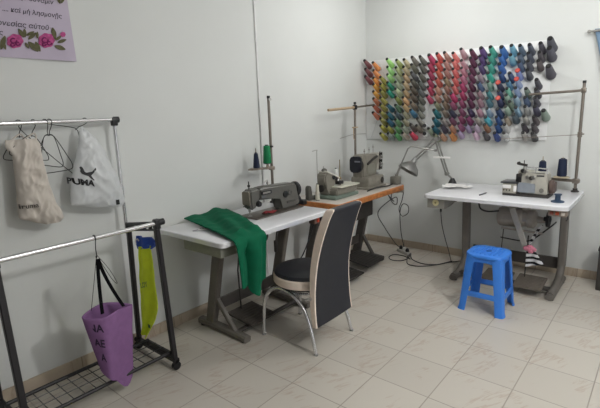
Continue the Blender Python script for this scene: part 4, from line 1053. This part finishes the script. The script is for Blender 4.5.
# each column: name of the colour, tip pixel, colour, size
COLS = [
 [(364.5,60,'#6d3f42','maroon brown'),(365.5,68.5,'#6d3f42','maroon brown'),(365.5,76,'#743f45','maroon')],
 [(373,62,'#c9773a','orange'),(373.5,70,'#cc7a42','orange'),(373.5,77.5,'#cf8038','orange'),(373.5,84,'#c98c35','amber'),(373.5,91,'#c78a34','amber'),(373.5,98,'#a8613f','rust'),(373.5,105,'#a0503a','dark rust'),(373,112,'#a75a42','rust')],
 [(380.5,76.5,'#8f8a3c','olive yellow'),(380.5,83.5,'#8d8634','olive'),(380.5,90,'#7f7b3a','olive'),(380.5,97,'#8f8a3c','olive yellow'),(380.5,104,'#85803a','olive'),(380.5,111,'#918b42','olive yellow'),(380.5,118,'#8a8645','olive'),(380.5,125,'#a29c3c','mustard'),(380.5,133,'#a5a044','yellow green')],
 [(387,58.5,'#8fc66a','light green'),(387.5,66.5,'#90c878','light green'),(387.5,74,'#8cbf70','light green'),(387.5,82,'#1f7a5e','emerald'),(387.5,89.5,'#1f7f6a','emerald'),(387.5,104,'#2c5f72','dark teal'),(387.5,112,'#2e6474','teal'),(387.5,119,'#2b5a78','petrol blue'),(387,126,'#8d8a3a','olive yellow'),(388,133,'#7a8580','grey green')],
 [(396.5,59.5,'#8d9a55','moss green'),(396,67,'#96a070','sage'),(395.5,74,'#8c9678','grey sage'),(395.5,81.5,'#8f9c84','grey sage'),(395.5,88.5,'#a3b08c','pale sage'),(395.5,96.5,'#74803f','olive green'),(395.5,104.5,'#4e7055','dark green'),(395.5,112,'#3f4f56','slate'),(395.5,119,'#5f8a5f','leaf green'),(395,126,'#558a58','leaf green'),(395,133,'#4f9a58','bright green')],
 [(404,59,'#a59c78','beige'),(403.5,66.5,'#a39676','beige'),(403.5,74,'#a58a68','tan'),(403.5,81.5,'#ab9472','beige'),(403.5,89.5,'#a68c66','tan'),(403,97,'#c09468','peach'),(403,104,'#b39468','tan'),(403,111,'#8d8a70','grey olive'),(403,118.5,'#87846c','grey olive'),(402.5,125.5,'#8a9484','grey sage'),(402.5,132.5,'#9a9384','grey beige')],
 [(412,56.5,'#6f6a62','grey brown'),(411.5,64,'#5f5f50','dark olive'),(411.5,72,'#55585a','dark grey'),(411.5,79.5,'#57554c','charcoal brown'),(411,86.5,'#5b5348','dark brown'),(411,94,'#5e564c','dark brown'),(411,102,'#7f705e','brown'),(410.5,109.5,'#3c7094','steel blue'),(410.5,124,'#5f5c58','grey brown'),(410.5,132,'#b32e44','red',1.1)],
 [(420,56,'#5c5f58','dark grey'),(420,64,'#595c54','dark grey'),(419.5,73,'#57594f','dark olive grey'),(419,81,'#545c58','dark slate'),(418.5,88.5,'#565c5c','dark slate'),(418.5,96,'#54584f','dark olive grey'),(418,103,'#5f6058','dark grey'),(418,110.5,'#676a60','grey green'),(417.5,118,'#74736a','grey'),(416.5,125,'#6f685c','grey brown')],
 [(429,54.5,'#a83458','crimson',1.15),(428.5,63,'#a03552','crimson'),(428.5,71,'#933450','dark crimson'),(428,79,'#8f3350','dark crimson'),(428,86.5,'#a33552','crimson'),(427,95,'#b23a5c','crimson'),(424.5,125,'#dfe0e4','white',.8),(424.5,133,'#dfe0e4','white',.8),(428.5,128,'#8d9a84','sage')],
 [(437,53,'#bd4a44','red'),(436.5,61.5,'#b84a40','red'),(436.5,69.5,'#bb5540','orange red'),(436,78,'#b05044','brick red'),(435.5,86,'#b5806c','dusty pink'),(435,94,'#a87868','pinkish brown'),(435,102,'#787a60','olive grey'),(434,109.5,'#20646c','teal',1.1),(433.5,118,'#205f70','teal',1.1),(433,126,'#205a6e','dark teal',1.1),(434,134,'#7a7f66','grey green')],
 [(444.5,52,'#a0766a','mauve brown'),(444.5,60.5,'#a0766e','mauve brown'),(444.5,69,'#9a6e66','mauve brown'),(444.5,77.5,'#85785c','olive brown'),(444.5,85,'#93705f','brown'),(443.5,93.5,'#866c5a','brown'),(443,101,'#7d6a58','brown'),(442.5,109,'#7c7164','grey brown'),(442,118,'#8d8884','grey'),(441.5,125,'#3d3a4a','dark navy'),(440.5,133,'#a3785c','tan')],
 [(453,52.5,'#cf6a66','coral'),(453,60,'#cd6a64','coral'),(453,68.5,'#cc6662','coral'),(453,77,'#c45c58','coral red'),(452.5,85,'#bd605c','coral red'),(451,93,'#b03560','hot pink',1.1),(450.5,101,'#8d4664','plum'),(450,109.5,'#34374c','dark navy'),(450,117,'#6b3e58','plum'),(450,125,'#a8765a','tan brown'),(450,132.5,'#b5713a','copper',1.1)],
 [(461,48.5,'#b08a92','dusty pink'),(461.5,60,'#b58490','dusty pink'),(461.5,67.5,'#b87a8a','dusty pink'),(461,75,'#b06a84','rose'),(460.5,82.5,'#b0406c','magenta'),(460.5,91,'#a83a62','magenta'),(459.5,99,'#884060','plum'),(459.5,107.5,'#7d4462','plum'),(459,115,'#84405f','plum'),(458.5,123,'#86456a','plum'),(458,130.5,'#8d7a9a','mauve')],
 [(471,49.5,'#5f2f44','burgundy'),(470.5,57.5,'#5e3048','burgundy'),(470,66,'#5a2e46','burgundy'),(469.5,73.5,'#653650','burgundy'),(469.5,82,'#5e3048','burgundy'),(469,91,'#5a3048','burgundy'),(468.5,99,'#5c2e48','burgundy'),(468.5,108,'#3c3050','dark purple'),(467,116,'#74305a','magenta plum',1.1),(466,124.5,'#86789a','mauve')],
 [(481,47.5,'#5a3f78','violet',1.15),(480,55.5,'#553c72','violet'),(479.5,64,'#4c3a68','purple'),(478.5,73,'#97808e','mauve grey'),(478,82,'#46587c','slate blue'),(478,90.5,'#8d7078','mauve brown'),(478,98,'#94707c','mauve'),(477.5,108,'#a8788a','dusty pink'),(476,116.5,'#8f8880','greige'),(474.5,124,'#ab9aae','pale mauve'),(473.5,131.5,'#b596ac','pale pink')],
 [(490.5,46.5,'#3c9a84','sea green',1.1),(489.5,54.5,'#3c937e','sea green',1.1),(489,63,'#3f9a88','sea green',1.1),(488,72.5,'#2d9a86','turquoise',1.1),(488,81,'#6f9484','grey green'),(487.5,90.5,'#3f7f84','teal'),(487,98,'#446e7c','slate teal'),(487,108,'#7c93a8','pale blue grey'),(485.5,116.5,'#3f9cb0','cyan',1.15),(484.5,124,'#8a5f44','brown'),(484,132,'#4a464a','charcoal')],
 [(501.5,46.5,'#2f5fa0','blue',1.25),(500,55,'#2f60a6','blue',1.1),(499.5,63.5,'#2f5ca4','royal blue',1.1),(500,72.5,'#2f4a80','navy blue'),(498,82,'#343650','dark navy',1.05,'#b8463c'),(498.5,90.5,'#3c4668','navy'),(498,97.5,'#34385a','dark navy',1.05,'#b8463c'),(497.5,108.5,'#2c3f66','dark navy',1.2),(496.5,116.5,'#2a4a80','navy blue'),(496,124,'#224680','navy blue'),(494.5,132.5,'#2c3f7a','navy blue',1.05)],
 [(511.5,45,'#5f9ab4','light blue',1.05),(510.5,54.5,'#68a2b8','light blue',1.05),(509.5,72.5,'#3c4f74','navy blue'),(507.5,80.5,'#4a7696','steel blue'),(507,88,'#62a08a','sea green'),(506,94.5,'#86a294','grey green'),(509.5,101,'#5f6f60','dark green'),(505.5,106,'#90a898','pale grey green'),(505.5,116.5,'#8d8070','taupe'),(504.5,124,'#a3a4a2','pale grey'),(504,132.5,'#aaacac','pale grey')],
 [(520,45,'#53667a','slate blue'),(519,53.5,'#4c5c70','slate blue'),(519,61.5,'#4a5c78','slate blue'),(517.5,70,'#7080b8','periwinkle',1,'#c0483c'),(516.5,78.5,'#8090b4','periwinkle',1,'#c0483c'),(515.5,87.5,'#8296bc','pale periwinkle'),(515,96.5,'#7f9ab0','pale blue',1.05),(516,107,'#6f8fa6','light blue',1.05),(513.5,114,'#46545e','dark slate',1.1)],
 [(529.5,44,'#474d5a','charcoal'),(528.5,52.5,'#454a58','charcoal'),(528,60.5,'#494b56','charcoal'),(527.5,69.5,'#45484f','charcoal'),(526,88,'#6a7a70','grey green'),(525,97,'#445674','denim blue'),(525,106,'#8a8c8c','grey'),(524,115.5,'#9a9894','pale grey'),(523,124,'#413c44','near-black'),(523,132,'#8d8a86','grey')],
 [(540.5,42.5,'#4c4a54','charcoal'),(539.5,51.5,'#4a464c','charcoal'),(538.5,60,'#524a4c','charcoal brown'),(536.5,79,'#45444c','charcoal'),(536,88.5,'#45444c','charcoal'),(535,97,'#47454e','charcoal'),(535,106,'#46455a','dark indigo',1.1),(534,116,'#4a4446','brown black'),(533,124,'#4a4448','brown black'),(532.5,132.5,'#4c4a4c','charcoal')],
 [(550,38,'#45464f','charcoal',1.4),(549.5,47.5,'#43444e','charcoal',1.4),(548.5,65.5,'#45434c','charcoal',1.4),(543.5,110,'#75857a','grey green',1.25)],
]
ORD = ['', 'first', 'second', 'third', 'fourth', 'fifth', 'sixth', 'seventh', 'eighth', 'ninth', 'tenth', 'eleventh', 'twelfth', 'thirteenth', 'fourteenth', 'fifteenth', 'sixteenth', 'seventeenth', 'eighteenth', 'nineteenth', 'twentieth', 'twenty-first', 'twenty-second']
LEN, RB, RT = .134, .0285, .0175
b = BM(); lathe(b, [(RT * .8, 0), (RT, .006), (RB * .93, LEN - .02), (RB, LEN - .010), (RB * .92, LEN)], (0, 0, 0), (0, 0, -1), 20)
c0 = obj('thread_cone', b, wall_m)
b = BM(); lathe(b, [(.0, .010), (.0115, .010), (.0145, .006), (.0145, -.002), (.008, -.012), (.006, -.03), (.006, -LEN - .05), (0, -LEN - .05)], n=12)
k0 = obj('cone_core', b, M('core_dark', '#0d0d10', .5), c0)
ROT = V((0, 0, 1)).rotation_difference(DIR)
def lift(h):
    q = [int(h[k:k + 2], 16) for k in (1, 3, 5)]; g_ = sum(q) / 3
    return '#' + ''.join('%02x' % min(255, int((x * .84 + g_ * .16) * 1.08 + 14)) for x in q)
first = True
for ci, col in enumerate(COLS):
    seen = sorted(col, key=lambda e: e[1])
    for ri, e in enumerate(seen):
        px, py, hx, nm = e[:4]; s = e[4] if len(e) > 4 else 1
        tip = ay(px, py + .6, -.145 * (.9 + .1 * s))
        if first: o = c0; kc = k0; first = False
        else:
            o = c0.copy(); C.objects.link(o); kc = k0.copy(); C.objects.link(kc); kc.parent = o
        o.location = tip; o.rotation_mode = 'QUATERNION'; o.rotation_quaternion = ROT; o.scale = (s, s, 1 + (s - 1) * .4)
        o.material_slots[0].link = 'OBJECT'; o.material_slots[0].material = thread_mat('thread' + hx, lift(hx))
        if nm == 'white':
            o.rotation_quaternion = V((0, 0, 1)).rotation_difference((POS - tip).normalized() + V((-.12, 0, .1))); o.scale = (1, 1, .8)
            kc.scale = (1.3, 1.3, 1)
            kc.material_slots[0].link = 'OBJECT'; kc.material_slots[0].material = MATS['core_dark']
        if len(e) > 5:
            kc.material_slots[0].link = 'OBJECT'; kc.material_slots[0].material = M('core_red', e[5], .5)
            kc['label'] = 'red core'; kc.scale = (1.45, 1.45, 1)
        pos = 'topmost' if ri == 0 else ('lowest' if ri == len(seen) - 1 else ORD[ri + 1] + ' from top')
        tag(o, f"{nm}{' red-tipped' if len(e) > 5 else ''} thread cone, {pos} in the {ORD[ci + 1]} column of the wall board", 'thread cone', 'thread cones on the wall board')

# ------------------------------------------------------------------ cables and power strip on the floor
cab = M('cable_black', '#26262a', .45, var=.1)
def cable(label, pts, r=.0045, k=7):
    b = BM(); tube(b, smooth(pts, k), r, 7); return tag(obj('power_cable', b, cab), label, 'cable')
ps = az(404, 253.5, .0); ps.z = 0
t = thing('power_strip', 'white power strip with plugs on the floor between the tables', 'power strip', ps, -.5)
b = BM(); box(b, (0, 0, .02), (.20, .055, .036), .006); obj('housing', b, M('strip_grey', '#b7b4ae', .45), t)
for x in (-.06, 0, .055):
    b = BM(); lathe(b, [(.018, 0), (.018, .02), (.010, .035), (0, .035)], (x, 0, .038), (.1, .05, 1), 14); obj('plug', b, black_pl if x else M('plug_white', '#cfcdc8', .4), t)
g = lambda x, y, z=.006: az(x, y, z)
cable('black cable curling from wood-edged table edge down to the power strip', [(.62, -.62, .70), (.66, -.60, .62), (.66, -.52, .60), (.63, -.5, .66), ay(378, 212, -.48), ay(385, 228, -.42), ay(396, 244, -.30), ps + V((-.05, 0, .07))])
cable('black cable with a hanging loop from the clamp block to the power strip', [(.64, -.425, .78), (.68, -.42, .74), ay(402, 200, -.40), ay(399, 209, -.40), ay(402, 216, -.40), ay(408, 213, -.40), ay(408, 206, -.41), ay(403, 204, -.42), ay(400, 212, -.40), ay(401, 232, -.33), ps + V((.0, 0, .07))])
cable('black looping cable tangle under the wood-edged table corner', [(.56, -.60, .74), (.64, -.62, .68), (.67, -.6, .64), (.62, -.56, .66), (.60, -.5, .73)])
cable('black cable looped on the floor left of the power strip', [ps + V((.05, 0, .06)), g(409, 257), g(402, 260.5), g(392, 260), g(389, 257), g(394, 254.5), g(404, 256), g(410, 259)])
cable('black cable running along the floor from strip to right table', [ps + V((.09, -.03, .03)), g(412, 259), g(422, 263.5), g(436, 264.5), g(448, 262.5), g(460, 261), g(475, 258), g(490, 254)])
cable('lower black floor cable bowing forward from the power strip', [ps + V((.07, -.04, .012)), g(407, 260), g(408, 264), g(416, 266), g(428, 265.8), g(440, 264, .015), g(452, 261, .006)])
pa = ay(441, 203.5, -.60); pa.z -= .0
t = thing('plug_cable', 'thin black cable with plug hanging from the grey box of right table', 'cable', pa)
b = BM(); cyl(b, (0, 0, -.075), (0, 0, -.02), .009, n=10); cyl(b, (0, 0, -.02), (0, 0, .0), .005, n=8); obj('plug', b, black_pl, t)
b = BM(); tube(b, smooth([V((0, 0, -.075)), ay(442, 225, -.58) - pa, ay(445, 238, -.52) - pa, ay(449, 252, -.42) - pa, g(451, 261) - pa], 7), .0035, 7); obj('cord', b, cab, t)

# ------------------------------------------------------------------ curtain at the right edge of the back wall
ct = thing('curtain_rod', 'thin metal curtain rod on the back wall at the right edge', 'curtain rod', (2.09, -.06, 2.06))
b = BM(); cyl(b, (0, 0, 0), (1.3, 0, 0), .009, n=12); bmesh.ops.create_uvsphere(b, u_segments=12, v_segments=8, radius=.014)
obj('rod', b, steel, ct)
b = BM(); cyl(b, (.03, .06, 0), (.03, 0, 0), .008, n=10); cyl(b, (1.25, .06, 0), (1.25, 0, 0), .008, n=10); obj('bracket', b, steel, ct)
def cf(u, v):
    z = 2.075 - 1.95 * u; k = min(1, u * 1.3); left = 2.128 + .24 * math.sin(k * PI / 2); right = 3.1
    x = left + (right - left) * v
    return V((x, -.06 + .03 * math.sin(v * 42) * (.5 + .5 * u), z))
b = BM(); sheet(b, cf, 30, 120, .004); tag(obj('curtain', b, M('curtain_blue', '#7189a0', .85, var=.06, bump=.2)), 'dusty blue curtain hanging from the rod at right edge of back wall', 'curtain')
t = thing('storage_box', 'dark grey box on the floor by back wall at right edge', 'box', (2.475, -.20, 0))
b = BM(); box(b, (0, 0, .17), (.31, .12, .34), .008); obj('body', b, M('box_dark', '#3a3836', .6), t)
b = BM(); box(b, (0, 0, .348), (.322, .13, .03), .006); obj('lid', b, M('lid_dark', '#2e2c2b', .5), t)

# ------------------------------------------------------------------ light
def bulb(name, loc, energy, col, r):
    l = bpy.data.lights.new(name, 'POINT'); l.energy = energy; l.color = col; l.shadow_soft_size = r
    o = bpy.data.objects.new(name, l); C.objects.link(o); o.location = loc
bulb('ceiling_lamp', (.95, -.85, 2.45), 13, (1, 1, .985), .10)
bulb('ceiling_lamp', (2.3, -1.35, 2.45), 27, (1, 1, .985), .10)
bulb('ceiling_lamp', (3.5, -2.6, 2.42), 90, (1, .995, .98), .12)
bulb('ceiling_lamp', (3.2, -4.6, 2.42), 7, (1, .96, .92), .12)
l = bpy.data.lights.new('low_fill_light', 'AREA'); l.energy = 20; l.color = (.97, .99, 1); l.shape = 'RECTANGLE'; l.size = 2.0; l.size_y = 1.8  # added fill light, not a built window: brightens the wall under the right table
o = bpy.data.objects.new('low_fill_light', l); C.objects.link(o); o.location = (5.0, -3.0, 1.1); o.rotation_euler = (V((1.2, 0, .7)) - o.location).to_track_quat('-Z', 'Y').to_euler()
w = bpy.data.worlds.new('world'); sc.world = w; w.use_nodes = True
w.node_tree.nodes['Background'].inputs[0].default_value = (.97, .98, 1, 1); w.node_tree.nodes['Background'].inputs[1].default_value = .05
sc.view_settings.view_transform = 'Standard'; sc.view_settings.look = 'None'; sc.view_settings.gamma = 1; sc.view_settings.use_curve_mapping = False
sc.view_settings.exposure = 0
